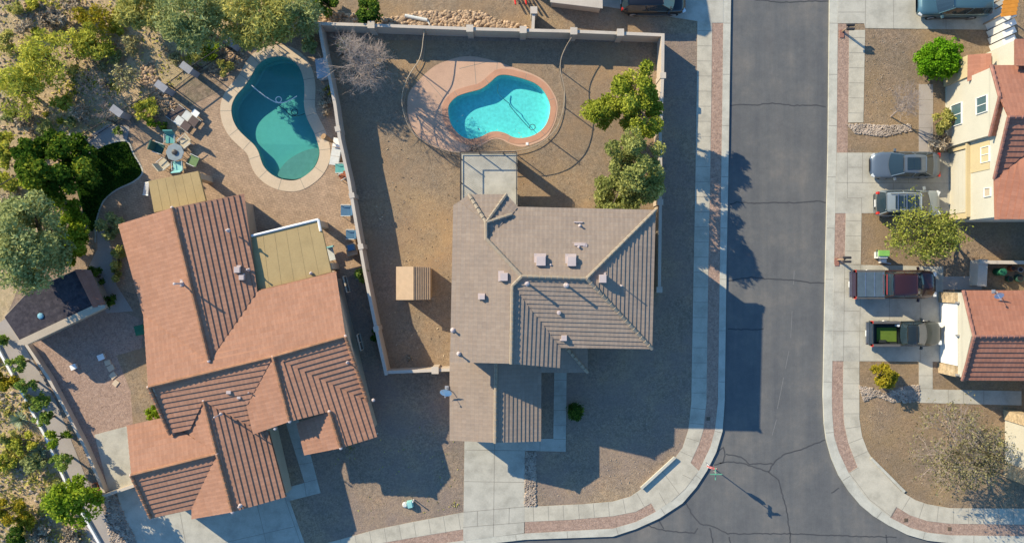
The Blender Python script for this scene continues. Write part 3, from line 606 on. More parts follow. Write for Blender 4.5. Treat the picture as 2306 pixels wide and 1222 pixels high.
# ===== tan roofed two storey house =====
E = 5.5
hc = thing('house', 'two storey tan tiled house with a double driveway and a railed rear balcony', 'house', (*G(1235, 640), 0))
foot = [P(*q, E) for q in [(1021,462),(1034,454),(1056,438),(1140,438),(1167,466),(1476,473),(1468,785),(1260,783),(1260,826),(1014,815)]]
body(hc, foot, E-0.15, 'beige', inset=0.42)
gfoot = [P(*q, 2.75) for q in [(1013,780),(1219,780),(1218,993),(1013,991)]]; body(hc, gfoot, 2.6, 'beige', inset=0.35)
roof(hc, [
 [(1014,815,5.45),(1021,462,E),(1034,454,E),(1095,501,6.07),(1095,537,6.07),(1175,622,6.80),(1154,643,6.60),(1151,818,6.58)],
 [(1034,454,E),(1056,438,E),(1095,501,6.07)], [(1056,438,E),(1140,438,E),(1095,501,6.07)],
 [(1140,438,E),(1167,466,E),(1152,483,5.75),(1095,501,6.07)], [(1095,501,6.07),(1152,483,5.75),(1095,537,6.07)],
 [(1167,466,E),(1476,473,E),(1321,627,6.80),(1175,622,6.80),(1095,537,6.07),(1152,483,5.7)],
 [(1476,473,E),(1468,785,E),(1321,627,6.80)],
 [(1468,785,E),(1262,782,E),(1156,646,6.57),(1175,622,6.80),(1321,627,6.80)],
 [(1156,646,6.60),(1262,782,E),(1260,828,E),(1151,818,6.58)]],
 [((1175,622,6.80),(1321,627,6.80)), ((1321,627,6.80),(1476,473,E)), ((1321,627,6.80),(1468,785,E)), ((1175,622,6.80),(1154,643,6.60)), ((1154,643,6.60),(1151,818,6.58)), ((1095,537,6.07),(1175,622,6.80)),
  ((1095,501,6.12),(1095,537,6.12)), ((1095,501,6.07),(1056,438,E)), ((1095,501,6.07),(1140,438,E)), ((1095,501,6.07),(1152,483,5.75))], 'tan', 'tancap', 0.29, 0.045)
gable(hc, (1014,815,5.4), (1260,828,5.4), (1151,818,6.58), 'beige')
eave(hc, [(1021,462,E),(1034,454,E),(1056,438,E),(1140,438,E),(1167,466,E),(1476,473,E),(1468,785,E),(1260,783,E),(1260,826,E),(1014,815,E)])
roof(hc, [[(1013,792,2.75),(1013,991,2.75),(1115,996,3.76),(1117,792,3.76)], [(1117,792,3.76),(1115,996,3.76),(1218,993,2.75),(1219,792,2.75)]], [((1117,800,3.76),(1115,996,3.76))], 'tan', 'tancap', 0.29, 0.045, 'garage_roof')
for q in ((1090,560),(1200,520),(1400,560),(1100,760)): pass
gable(hc, (1013,991,2.75), (1218,993,2.75), (1115,996,3.76), 'beige')
eave(hc, [(1013,780,2.75),(1219,780,2.75),(1218,993,2.75),(1013,991,2.75)])
roof(hc, [[(1263,768,3.4),(1323,768,2.75),(1323,838,2.75)], [(1263,768,3.4),(1323,838,2.75),(1217,838,2.75),(1217,768,3.4)]], [((1263,768,3.4),(1323,838,2.75))], 'tan', 'tancap', 0.29, 0.045, 'porch_roof')
body(hc, [P(*q, 2.75) for q in [(1216,780),(1314,780),(1314,800),(1262,800),(1216,800)]], 2.7, 'beige')
mb = MB()
for q in ((1317,832),(1270,832)): p = P(*q, 2.7); mb.box((p.x, p.y, 1.32), (0.3, 0.3, 2.64))
mb.build('porch_post', M['beige'], hc)
gd = MB(); a, b = P(1046, 985, 0), P(1184, 985, 0)
for k in range(4): gd.box(((a.x+b.x)/2, P(1115, 984, 2.6).y-0.0, 0.28+0.54*k), (b.x-a.x, 0.08, 0.52))
gd.build('garage_door', M['cream'], hc)
for q in ((1218,587,.6,.62,.3),(1287,588,.55,.62,.3),(1135,623,.5,.5,.3),(1356,627,.45,.5,.45),(1270,760,.35,.35,.2)):
    z = {1218:6.5,1287:6.5,1135:6.4,1356:6.45,1270:5.65}[q[0]]; box_vent(hc, q[0], q[1], z, q[2], q[3], q[4])
for q in ((1187,637,6.68,.85,.07),(1275,641,6.68,.85,.07),(1258,703,6.05,.22,.09),(1240,596,6.52,.14,.04),(1306,508,5.9,.18,.04),(1303,556,6.2,.2,.05),(1398,643,6.2,.55,.03),(1033,796,5.75,.5,.05),(1020,743,5.6,.3,.06)): pipe_vent(hc, *q)
for q in ((1086,668,6.1,.35,.3,.22),(1306,550,6.15,.75,.16,.12),(1317,552,6.15,.3,.2,.1),(1304,500,5.85,.45,.05,.03)): box_vent(hc, *q)
# window frames on hidden street walls still real
def winframe(parent, c, wd, ht, nrm, split=True, gm='tealglass', fm='white'):
    "window: frame proud of a wall, panes inside; c centre, nrm outward"
    n = Vector((nrm[0], nrm[1], 0)).normalized(); u = Vector((-n.y, n.x, 0)); an = math.atan2(u.y, u.x); c = Vector(c); mb = MB()
    for s in (-1, 1):
        q = c+u*s*(wd/2)+n*0.03; mb.box(q, (0.04, 0.09, ht+0.04), an); q = c+n*0.032+Vector((0, 0, s*ht/2)); mb.box(q, (wd-0.04, 0.09, 0.04), an)
    if split: mb.box(c+n*0.03, (0.04, 0.07, ht-0.05), an)
    o = mb.build('window', M[fm], parent); q = MB().box(c+n*0.012, (wd-0.06, 0.02, ht-0.06), an); q.build('pane', M[gm], o); return o
def W3(px, py, z): return P(px, py, z)
for y in (520, 640, 730): winframe(hc, (P(1475, y, E).x-0.42, P(1475, y, E).y, 4.1), 1.2, 1.1, (1, 0))
for y in (660,): winframe(hc, (P(1475, y, E).x-0.42, P(1475, y, E).y, 1.4), 1.5, 1.2, (1, 0))
for x in (1230, 1350): winframe(hc, (P(x, 473, E).x, P(1400, 472, E).y-0.42, 4.0), 1.4, 1.1, (0, 1))
for x in (1330, 1400): winframe(hc, (P(x, 473, E).x, P(1400, 785, E).y+0.42, 1.4), 1.3, 1.2, (0, -1))
# balcony
bz = 2.6
bal = thing('balcony', 'railed concrete balcony on pillars behind the tan roofed house', 'balcony', P(1101, 400, 0))
MB().prism([P(*q, bz)[:2] for q in [(1037,345),(1165,345),(1165,468),(1037,468)]], bz-0.22, bz).build('deck', M['drive'], bal)
for q in ((1046,354),(1156,354)):
    p = P(*q, bz); MB().box((p.x, p.y, (bz-0.22)/2), (0.5, 0.5, bz-0.23)).build('pillar', M['beige'], bal)
def rail(parent, pts, z0, h, name='railing', m='iron', post=1.6, picket=0.13, pr=0.009, rr=0.022, bottom=True, skip=None):
    "metal railing along world points (x, y)"
    mb, mp = MB(), MB(); acc = 0; nxt = 0; pk = 0
    P3 = [Vector((p[0], p[1], z0)) for p in pts]
    mb.path([p+Vector((0, 0, h)) for p in P3], rr, 5)
    if bottom: mb.path([p+Vector((0, 0, 0.1)) for p in P3], rr*0.8, 4)
    for a, b in zip(P3, P3[1:]):
        l = (b-a).length
        while nxt <= acc+l: q = a+(b-a)*((nxt-acc)/l); mb.tube(q, q+Vector((0, 0, h+0.05)), rr*1.3, rr*1.3, 5); nxt += post
        while pk <= acc+l: q = a+(b-a)*((pk-acc)/l); mp.tube(q+Vector((0, 0, 0.1)), q+Vector((0, 0, h)), pr, pr, 3, False); pk += picket
        acc += l
    o = mb.build(name, M[m], parent); mp.build('pickets', M[m], o if parent is not None else None); return o
rail(bal, [P(*q, bz)[:2] for q in [(1039,466),(1039,347),(1163,347),(1163,462)]], bz, 0.98, picket=0.14, pr=0.008, rr=0.035)
# satellite dish at the garage eave
def dish(label, px, py, z, pole=0.6, r=0.36):
    p = P(px, py, z); t = thing('satellite_dish', label, 'satellite dish', p)
    mb = MB().tube(p, p+Vector((0.0, 0, pole)), 0.03); mb.tube(p+Vector((0, 0, pole)), p+Vector((0, -0.15, pole+0.18)), 0.025); mb.box((p.x, p.y, p.z+0.01), (0.25, 0.25, 0.03)); mb.build('pole', M['metal'], t)
    n = Vector((-0.1, -0.75, 0.66)).normalized(); c = p+Vector((0, -0.2, pole+0.22)); u = n.orthogonal().normalized(); v = n.cross(u); md = MB(); vs = []; N_ = 18
    for k, (q, d) in enumerate(((0.02, 0), (0.5, 0.02), (0.85, 0.06), (1.0, 0.09))):
        for i in range(N_): a = 2*math.pi*i/N_; vs.append(c+(u*math.cos(a)+v*math.sin(a))*r*q+n*d)
    b0 = len(vs); vs += [x-n*0.015 for x in vs]; fs = []
    for k in range(3):
        for i in range(N_):
            j = (i+1) % N_; fs.append((k*N_+i, k*N_+j, (k+1)*N_+j, (k+1)*N_+i)); fs.append((b0+(k+1)*N_+i, b0+(k+1)*N_+j, b0+k*N_+j, b0+k*N_+i))
    md.add(vs, fs); md.build('dish', M['white'], t, True)
    MB().tube(c-v*r*0.9, c+n*0.4, 0.015).box(c+n*0.42, (0.08, 0.08, 0.1)).build('receiver_arm', M['metal'], t)
    return t
dish('white satellite dish at the left eave of the tan garage roof', 1006, 872, 2.85, 0.35, 0.4)
dish('white satellite dish at the top edge of the rust roofed garage', 2237, 656, 2.9, 0.4, 0.3)
# ===== terracotta roofed house =====
hl = thing('house', 'large terracotta tiled house with many gables at the left, brick patio behind', 'house', (*G(560, 830), 0))
J = (615,803,4.50); V2 = (827,902,3.0); G4 = (742,926,3.82); H4 = (768,1008,3.82); SE = (849,983,3.1)
planes = [
 [(267,505,3.0),(322,705,3.0),(471,812,4.40),(388,468,4.40)], [(388,468,4.40),(471,812,4.40),(580,655,3.0),(549,436,3.0)],
 [(322,705,3.0),(335,871,4.50),J,(778,757,4.50),(757,612,3.0),(580,655,3.0),(471,812,4.40)],
 [(335,871,4.50),(383,977,3.45),(430,964,3.45),(459,902,3.92),(563,957,3.3),(571,977,3.4),(556,912,3.8),J],
 [J,V2,(778,757,4.50)],
 [J,(653,948,4.50),G4,H4,SE,V2], [G4,H4,(686,1024,3.15),(668,952,3.15)], [J,(653,948,4.50),(571,977,3.75),(556,912,3.75)],
 [(459,902,3.92),(489,1021,3.92),(524,1152,3.92),(643,1118,2.75),(604,970,2.75),(563,957,3.2)],
 [(459,902,3.92),(489,1021,3.92),(405,965,3.05),(432,962,3.4)],
 [(296,1069,3.90),(489,1021,3.92),(405,965,3.0),(383,937,2.88),(285,958,2.85)],
 [(296,1069,3.90),(489,1021,3.92),(432,1145,2.85),(340,1165,2.85)], [(489,1021,3.92),(524,1152,3.92),(432,1168,2.85),(432,1145,2.87)]]
caps = [((388,468,4.40),(471,812,4.40)), ((335,871,4.50),J), (J,(778,757,4.50)), (J,(653,948,4.50)), (G4,H4), ((459,902,3.92),(489,1021,3.92)), ((489,1021,3.92),(524,1152,3.92)), ((296,1069,3.90),(489,1021,3.92)),
 ((335,871,4.50),(383,977,3.45)), ((296,1069,3.90),(340,1165,2.85)), ((778,757,4.53),(827,902,3.0))]
rf = roof(hl, planes, caps, 'red', 'redcap', 0.36, 0.057)
mb = MB()
for q in (J,(471,812,4.40),(778,757,4.50),(653,948,4.50),G4,H4,(620,964,4.0),(459,902,3.92),(489,1021,3.92),(524,1152,3.92),(335,871,4.50),(388,468,4.40),(296,1069,3.90),(841,900,3.0)):
    p = P(*q); one = MB().lathe((p.x, p.y, p.z+0.02), [(0.11, 0), (0.12, 0.05), (0.08, 0.11), (0.02, 0.13)], 10); one.build('end_cap', M['vent'], rf)
mainL = [(267,505),(549,436),(580,655),(757,612),(849,983)]
body(hl, [P(*q, 3.0) for q in [(267,505),(549,436),(580,655),(757,612),(827,902),(849,983),(770,1004),(752,930),(653,955),(600,975),(383,977),(345,872),(322,705)]], 2.85, 'beige', inset=0.38)
body(hl, [P(*q, 2.8) for q in [(285,958),(383,937),(604,950),(643,1118),(432,1160),(340,1165),(296,1069)]], 2.6, 'beige', inset=0.35, name='garage_wall')
gable(hl, (549,436,3.0), (267,505,3.0), (388,468,4.40), 'beige', inward=(-.24,-.97))
gable(hl, (757,612,3.0), (827,902,3.0), (778,757,4.50), 'beige', inward=(-.97,.24))
gable(hl, (524,1152,3.92), (432,1168,2.85), (643,1118,2.75), 'beige', inward=(.24,.97))
gable(hl, (322,705,3.0), (383,977,3.4), (335,871,4.50), 'beige', inward=(.97,-.24))
gable(hl, (285,958,2.85), (340,1165,2.85), (296,1069,3.90), 'beige', inward=(.97,-.24))
gable(hl, (571,977,3.7), (742,926,3.82), (653,948,4.50), 'beige', inward=(.24,.97))
gable(hl, (686,1024,3.1), (849,983,3.1), (768,1008,3.82), 'beige', inward=(.24,.97))
for a, b in (((757,612,3.0),(580,655,3.0)), ((267,505,3.0),(322,705,3.0)), ((383,977,3.45),(335,871,4.50)), ((643,1118,2.75),(604,970,2.75)), ((432,1145,2.85),(340,1165,2.85))):
    a, b = P(*a), P(*b); MB().tube(a-Vector((0, 0, .08)), b-Vector((0, 0, .08)), .07, .07, 4).build('gutter', M['redcap'], hl)
for q in ((775,640),(806,770)):
    p = P(q[0], q[1], 1.6); winframe(hl, (p.x+0.13, p.y, 1.6), 1.1, 1.0, (.97, .24), gm='glass', fm='beige')
p = P(650, 1105, 1); MB().box((p.x-0.35, p.y+0.1, 1.1), (0.5, 0.5, 2.2), R(14)).build('porch_post', M['beige'], hl)
for q in ((410,638,4.3,1.25,.06),(514,519,3.9,.3,.05),(560,607,3.3,.35,.04),(497,932,4.0,1.15,.04),(783,815,4.0,.3,.04),(541,1138,3.9,.3,.05),(700,615,2.85,.15,.04),(563,882,3.9,.3,.03)): pipe_vent(hl, *q)
for q in ((536,607,3.4,.4,.4,.25),(546,624,3.3,.35,.35,.25),(518,881,3.85,.32,.2,.3),(541,893,3.7,.25,.15,.3),(412,636,4.1,.3,.5,.12)): box_vent(hl, *q)
M['patioseam'] = plain('patio roof seam', (0.375, 0.275, 0.135), 0.8)
# patio covers
def slabroof(label, pts, z, posts, gut=(), m='patio'):
    w3 = [P(*q, z) for q in pts]; t = thing('patio_cover', label, 'patio cover', center(w3))
    MB().prism([(p.x, p.y) for p in w3], z-0.28, z).build('roof_slab', M[m], t)
    a, b, c, d = w3; rb = t.children
    for k in range(1, 6):
        f = k/6; p = a.lerp(b, f); q = d.lerp(c, f); MB().tube(p.lerp(q, .02)+Vector((0, 0, .0)), p.lerp(q, .98)+Vector((0, 0, .0)), .014, .014, 4).build('seam', M['patioseam'], t)
    for q in posts: p = P(*q, z); MB().box((p.x, p.y, (z-0.28)/2), (0.42, 0.42, z-0.29), R(14)).build('post', M['beige'], t)
    if gut: MB().path([P(*q, z+0.03) for q in gut], 0.09, 6).build('gutter', M['white'], t)
    return t
slabroof('small flat tan patio cover beside the round garden table', [(334,408),(446,385),(463,452),(347,478)], 2.7, [(440,396),(345,414)])
slabroof('large flat tan patio cover with a white gutter on the terracotta house', [(566,532),(719,493),(746,612),(578,657)], 2.75, [(712,504),(738,600)], [(566,531),(717,494),(722,520)])
# ===== east houses =====
h1 = thing('house', 'cream two storey house with rust tiled gables at the upper right', 'house', (*G(2250, 340), 0))
body(h1, [G(*q) for q in [(2129,196),(2500,196),(2500,500),(2140,500),(2140,333),(2129,333)]], 5.4, 'cream')
roof(h1, [[(2231,148,5.5),(2250,218,6.5),(2270,263,7.1),(2500,263,7.1),(2500,148,5.5)], [(2250,218,6.5),(2275,218,6.5),(2255,306,5.5),(2228,306,5.5)],
 [(2270,264,7.1),(2500,264,7.1),(2330,330,6.35),(2238,402,5.5)], [(2238,402,5.5),(2330,330,6.35),(2500,264,7.1),(2440,330,7.4),(2440,494,7.4),(2240,494,5.5)]],
 [((2231,148,5.5),(2250,218,6.5)), ((2250,218,6.5),(2228,306,5.5)), ((2270,264,7.1),(2238,402,5.5)), ((2270,264,7.12),(2400,264,7.12))], 'rred', 'rcap', 0.36, 0.055)
def tri_wall(parent, x, ya, yb, yp, z0, zp, m):
    "gable wall facing west at ground-pixel x"
    X = G(x, 0)[0]; a, b, c = G(0, ya)[1], G(0, yb)[1], G(0, yp)[1]
    v = [(X, a, z0), (X, b, z0), (X, c, zp)]; MB().add(v+[(q[0]+0.15, q[1], q[2]) for q in v], [(0, 1, 2), (5, 4, 3), (0, 3, 4, 1), (1, 4, 5, 2), (2, 5, 3, 0)]).build('gable_wall', M[m], parent)
body(h1, [G(*q) for q in [(2178,140),(2500,140),(2500,194),(2178,194)]], 5.4, 'cream', name='north_wall')
roof(h1, [[(2285,89,5.5),(2500,89,5.5),(2500,149,6.07),(2285,149,6.07)]], [], 'rred', 'rcap', 0.36, 0.055, 'north_roof')
tri_wall(h1, 2129, 196, 333, 263, 5.38, 6.4, 'cream'); tri_wall(h1, 2139, 200, 420, 306, 5.38, 7.0, 'cream')
roof(h1, [[(2180,124,3.2),(2233,120,3.9),(2233,162,3.9),(2179,184,3.2)]], [], 'rred', 'rcap', 0.36, 0.04, 'entry_roof')
body(h1, [G(*q) for q in [(2125,150),(2175,150),(2175,196),(2125,196)]], 3.1, 'yellow', name='entry_wall')
XA, XB = G(2129, 0)[0], G(2140, 0)[0]
winframe(h1, (XA-0.01, (G(0,243)[1]+G(0,292)[1])/2, 1.5), 1.45, 1.35, (-1, 0)); winframe(h1, (XA-0.01, (G(0,250)[1]+G(0,281)[1])/2, 4.55), 1.05, 1.2, (-1, 0))
winframe(h1, (XB-0.01, (G(0,350)[1]+G(0,385)[1])/2, 4.35), 1.0, 0.95, (-1, 0)); winframe(h1, (XB-0.01, G(0,447)[1], 4.6), 0.55, 0.7, (-1, 0), False, 'beige')
ya, yb = G(0, 345)[1], G(0, 484)[1]
MB().box((XB-0.12, (ya+yb)/2, 2.5), (0.30, ya-yb+0.6, 0.14)).build('ledge', M['yellow'], h1)
gd = MB()
for k in range(4): gd.box((XB-0.03, (ya+yb)/2, 0.29+0.56*k), (0.05, ya-yb-0.1, 0.545))
gd.build('garage_door', M['cream'], h1)
MB().box((XB-0.08, ya+0.2, 1.2), (0.14, 0.38, 2.4)).build('door_pier', M['yellow'], h1); MB().box((XB-0.08, yb-0.2, 1.2), (0.14, 0.38, 2.4)).build('door_pier', M['yellow'], h1)
MB().box((XB-0.06, (G(0,340)[1]+G(0,400)[1])/2, 3.7), (0.12, (G(0,340)[1]-G(0,400)[1]), 2.2)).build('bay_panel', M['yellow'], h1).location = (0.085, 0, 0)
h2 = thing('house', 'low rust roofed garage house with stone piers and a white garage door at the right', 'house', (*G(2250, 800), 0))
body(h2, [G(*q) for q in [(2119,657),(2500,657),(2500,838),(2119,838)]], 2.72, 'cream')
body(h2, [G(*q) for q in [(2263,930),(2500,930),(2500,1056),(2263,1056)]], 2.6, 'cream', name='wing_wall')
roof(h2, [[(2168,654,2.8),(2193,757,4.1),(2500,757,4.1),(2500,654,2.8)], [(2193,757,4.1),(2166,855,2.8),(2500,857,2.8),(2500,757,4.1)]], [((2168,654,2.8),(2193,757,4.1)), ((2193,757,4.1),(2166,855,2.8)), ((2193,757,4.1),(2480,757,4.1))], 'rred', 'rcap', 0.36, 0.055)
roof(h2, [[(2322,915,2.8),(2322,1080,2.8),(2500,1080,4.2),(2500,915,4.2)]], [], 'rred', 'rcap', 0.36, 0.04, 'wing_roof')
tri_wall(h2, 2119, 657, 838, 747, 2.7, 3.82, 'cream')
X2 = G(2119, 0)[0]
M['veneer'] = gravel('stone veneer', (0.46, 0.35, 0.22), (0.58, 0.46, 0.31), None, 0.3, 5, 0.5, 0.5)
gd = MB()
for k in range(4): gd.box((X2-0.05, (G(0,681)[1]+G(0,815)[1])/2, 0.28+0.56*k), (0.05, G(0,681)[1]-G(0,815)[1], 0.545))
gd.build('garage_door', M['white'], h2)
for y0, y1 in ((657,680),(816,839)): MB().box((X2-0.09, (G(0,y0)[1]+G(0,y1)[1])/2, 1.1), (0.22, G(0,y0)[1]-G(0,y1)[1]-0.02, 2.2)).build('stone_pier', M['veneer'], h2)
for y in (678, 749, 834): MB().box((X2-0.12, G(0, y)[1], 2.35), (0.16, 0.12, 0.22)).build('wall_lamp', M['metal'], h2)
X3 = G(2263, 0)[0]
for y0, y1 in ((922,944),(1040,1072)): MB().box((X3+0.3, (G(0,y0)[1]+G(0,y1)[1])/2, 1.25), (0.8, G(0,y0)[1]-G(0,y1)[1], 2.5)).build('stone_pier', M['veneer'], h2)
mb = MB(); mb.tube((X2+0.9, G(0,664)[1], 3.0), (X2+0.9, G(0,664)[1], 3.4), .05)
# neighbour house out of frame, outline shaped for its shadow; lean-to edge in view
hn = thing('house', 'neighbouring house beyond the top edge whose shadow darkens the upper driveway', 'house', (*G(1240, -160), 0))
nb = [(1000,-330),(1290,-330),(1318,-190),(1326,-135),(1312,-122),(1240,-140),(1000,-160)]
body(hn, [G(*q) for q in nb], 5.5, 'stucco'); MB().prism([G(*q) for q in nb], 5.55, 5.75).build('roof', M['rred'], hn)
hp = thing('shed', 'low pinkish flat topped lean-to at the top edge above the long wall', 'shed', (*G(1300, 0), 0))
MB().prism([P(*q, 1.2)[:2] for q in [(1240,-60),(1352,-60),(1353,17),(1243,3)]], -0.02, 1.2).build('wall', M['stucco'], hp); MB().prism([P(*q, 1.2)[:2] for q in [(1236,-64),(1356,-64),(1357,20),(1239,6)]], 1.2, 1.27).build('roof', M['cap'], hp)
# garden structures
t = thing('shed', 'small tan ribbed roof shed on the back lawn of the tan house', 'shed', (*G(932, 640), 0))
MB().prism([P(*q, 2.0)[:2] for q in [(896,604),(966,604),(966,671),(896,671)]], 0, 1.95).build('wall', M['wood'], t)
M['shedtan'] = plain('tan shed roof', (0.43, 0.30, 0.19), 0.7, var=0.08)
a, b, c, dd = P(892,600,2.0), P(931,600,2.45), P(970,601,2.0), 0
def ribbed(pA, pB, q0, q1, nm, ribs):
    "sloping panel from edge A (ridge) to edge B (eave), with raised ribs running downhill"
    mb = MB(); u = Vector((0, 0, 0.04)); mb.add([pA, q0, q1, pB, pA-u, q0-u, q1-u, pB-u], [(0, 1, 2, 3), (7, 6, 5, 4), (0, 4, 5, 1), (1, 5, 6, 2), (2, 6, 7, 3), (3, 7, 4, 0)])
    for k in range(ribs):
        f = (k+0.5)/ribs; s = pA.lerp(q0, f) if False else pA.lerp(pB, f); e = q0.lerp(q1, f); mb.tube(s+u*0.4, e+u*0.4, 0.028, 0.028, 4)
    return mb.build(nm, M['shedtan'], t)
rN, rS = P(931,600,2.45), P(931,675,2.45)
ribbed(rN, P(892,600,2.0), rS, P(892,675,2.0), 'roof_panel', 0); ribbed(rN, P(970,601,2.0), rS, P(970,674,2.0), 'roof_panel', 8)
MB().tube(rN, rS, 0.05, 0.05, 6).build('ridge', M['shedtan'], t)
t = thing('garden_shed', 'dark flat roofed outbuilding with a tan parapet under the grey-green tree', 'shed', (*G(130, 690), 0))
M['darkroof'] = gravel('dark roofing felt', (0.055, 0.05, 0.06), (0.09, 0.08, 0.085), None, 0.3, 4, 0.5, 0.3)
MB().prism([P(*q, 2.6)[:2] for q in [(6,712),(60,655),(170,606),(212,692),(42,774)]], 0, 2.4).build('wall', M['beige'], t)
MB().prism([P(*q, 2.6)[:2] for q in [(8,714),(60,658),(168,609),(206,688),(44,768)]], 2.42, 2.5).build('roof', M['darkroof'], t)
MB().prism([P(*q, 2.6)[:2] for q in [(42,766),(208,688),(236,686),(238,692),(60,776),(40,776)]], 2.3, 2.62).build('parapet', M['beige'], t)
mb = MB(); mb.uv = []; roofplane(mb, [P(168,607,2.75), P(204,608,2.35), P(238,688,2.35), P(209,692,2.75)], 0.5, 0.05); mb.build('tile_skirt', M['rred'], t)
MB().lathe(P(92,711,2.5), [(.2,0),(.22,.05),(.15,.1),(.05,.12)], 7).build('skylight', plain('blue plastic dome', (0.16, 0.34, 0.42), 0.5), t)
t = thing('patio_awning', 'orange timber awning beside white fluted panels at the top right edge', 'awning', (*G(2270, 10), 0))
M['orange'] = plain('orange timber', (0.55, 0.22, 0.03), 0.5); M['greenp'] = plain('green plastic', (0.02, 0.13, 0.07), 0.6)
mb = MB()
for k in range(5): a = P(2259-1.6*k+2, 0+9*k-4, 2.6); mb.box((a.x+0.5, a.y, 2.6), (1.05, 0.25, 0.05), R(8))
mb.build('boards', M['orange'], t)
for q in ((2262,-6),(2290,-6),(2262,30),(2290,30)): p = P(*q, 2.5); MB().tube((p.x, p.y, 0), (p.x, p.y, 2.55), 0.05).build('post', M['wood'], t)
t = thing('side_gate', 'white fluted fence panels stepping down beside the green bin at the upper right', 'fence', (*G(2270, 65), 0))
for k in range(4):
    p = P(2273, 36+18*k, 2.0-0.15*k); MB().box((p.x, p.y, (2.0-0.15*k)/2), (0.95, 0.42, 2.0-0.15*k), R(24)).build('panel', M['white'], t)
# ---------------- vehicles ----------------
def paint(name, c, rough=0.3, metal=0.3): 
    m = plain(name, c, rough, metal, 0.04, 1.0, 0.5, 0.8); return m
PT = {'blue': paint('slate blue paint', (0.06, 0.13, 0.165)), 'silver': paint('silver grey paint', (0.11, 0.14, 0.175)), 'white': paint('pearl silver paint', (0.30, 0.34, 0.35)),
 'maroon': paint('maroon paint', (0.045, 0.015, 0.016)), 'green': paint('dark green grey paint', (0.022, 0.030, 0.030)), 'blackp': paint('black paint', (0.012, 0.012, 0.015))}
M['cladding'] = plain('grey plastic cladding', (0.10, 0.095, 0.09), 0.6); M['chrome'] = plain('chrome', (0.6, 0.6, 0.6), 0.15, 0.9); M['lamp'] = plain('clear lamp lens', (0.6, 0.62, 0.62), 0.1, 0, spec=0.8)
M['redlens'] = plain('red lamp lens', (0.5, 0.03, 0.02), 0.2); M['mat'] = plain('lime green bed mat', (0.095, 0.15, 0.02), 0.9); M['tonneau'] = plain('blue grey bed cover', (0.085, 0.12, 0.15), 0.35, 0.1); M['bedliner'] = plain('black bed liner', (0.02, 0.025, 0.025), 0.8)
M['plate'] = plain('white plate', (0.7, 0.7, 0.68), 0.4)
def loft(stations, n=None):
    "stations: (x, half width, z bottom, z shoulder, z top); a rounded closed hull"
    mb = MB(); rings = []
    for x, hw, zb, zs, zt in stations:
        r = [(hw*0.86, zb), (hw*0.98, zb+(zs-zb)*0.25), (hw, zb+(zs-zb)*0.7), (hw*0.975, zs), (hw*0.90, zs+(zt-zs)*0.6), (hw*0.72, zt-(zt-zs)*0.08), (hw*0.36, zt), (0, zt)]
        ring = [(x, y, z) for y, z in r]+[(x, -y, z) for y, z in r[-2::-1]]; rings.append(ring)
    k = len(rings[0])
    for i, ring in enumerate(rings): mb.v += ring
    for i in range(len(rings)-1):
        for j in range(k-1): mb.f.append((i*k+j, (i+1)*k+j, (i+1)*k+j+1, i*k+j+1))
        mb.f.append((i*k+k-1, (i+1)*k+k-1, (i+1)*k, i*k))
    mb.f.append(tuple(range(k))[::-1]); mb.f.append(tuple((len(rings)-1)*k+j for j in range(k))); return mb
def wheels(t, xs, y, r=0.34, wd=0.22):
    for x in xs:
        for s in (-1, 1):
            mb = MB(); c = Vector((x, s*(y-wd/2+0.01), r)); mb.tube(c-Vector((0, wd/2, 0)), c+Vector((0, wd/2, 0)), r, r, 20); wl = mb.build('wheel', M['black'], t)
            mr = MB(); o = c+Vector((0, s*(wd/2+0.005), 0)); mr.tube(o-Vector((0, 0.03, 0)), o+Vector((0, 0.012, 0)), r*0.66, r*0.62, 16)
            mr.build('rim', M['metal'], wl)
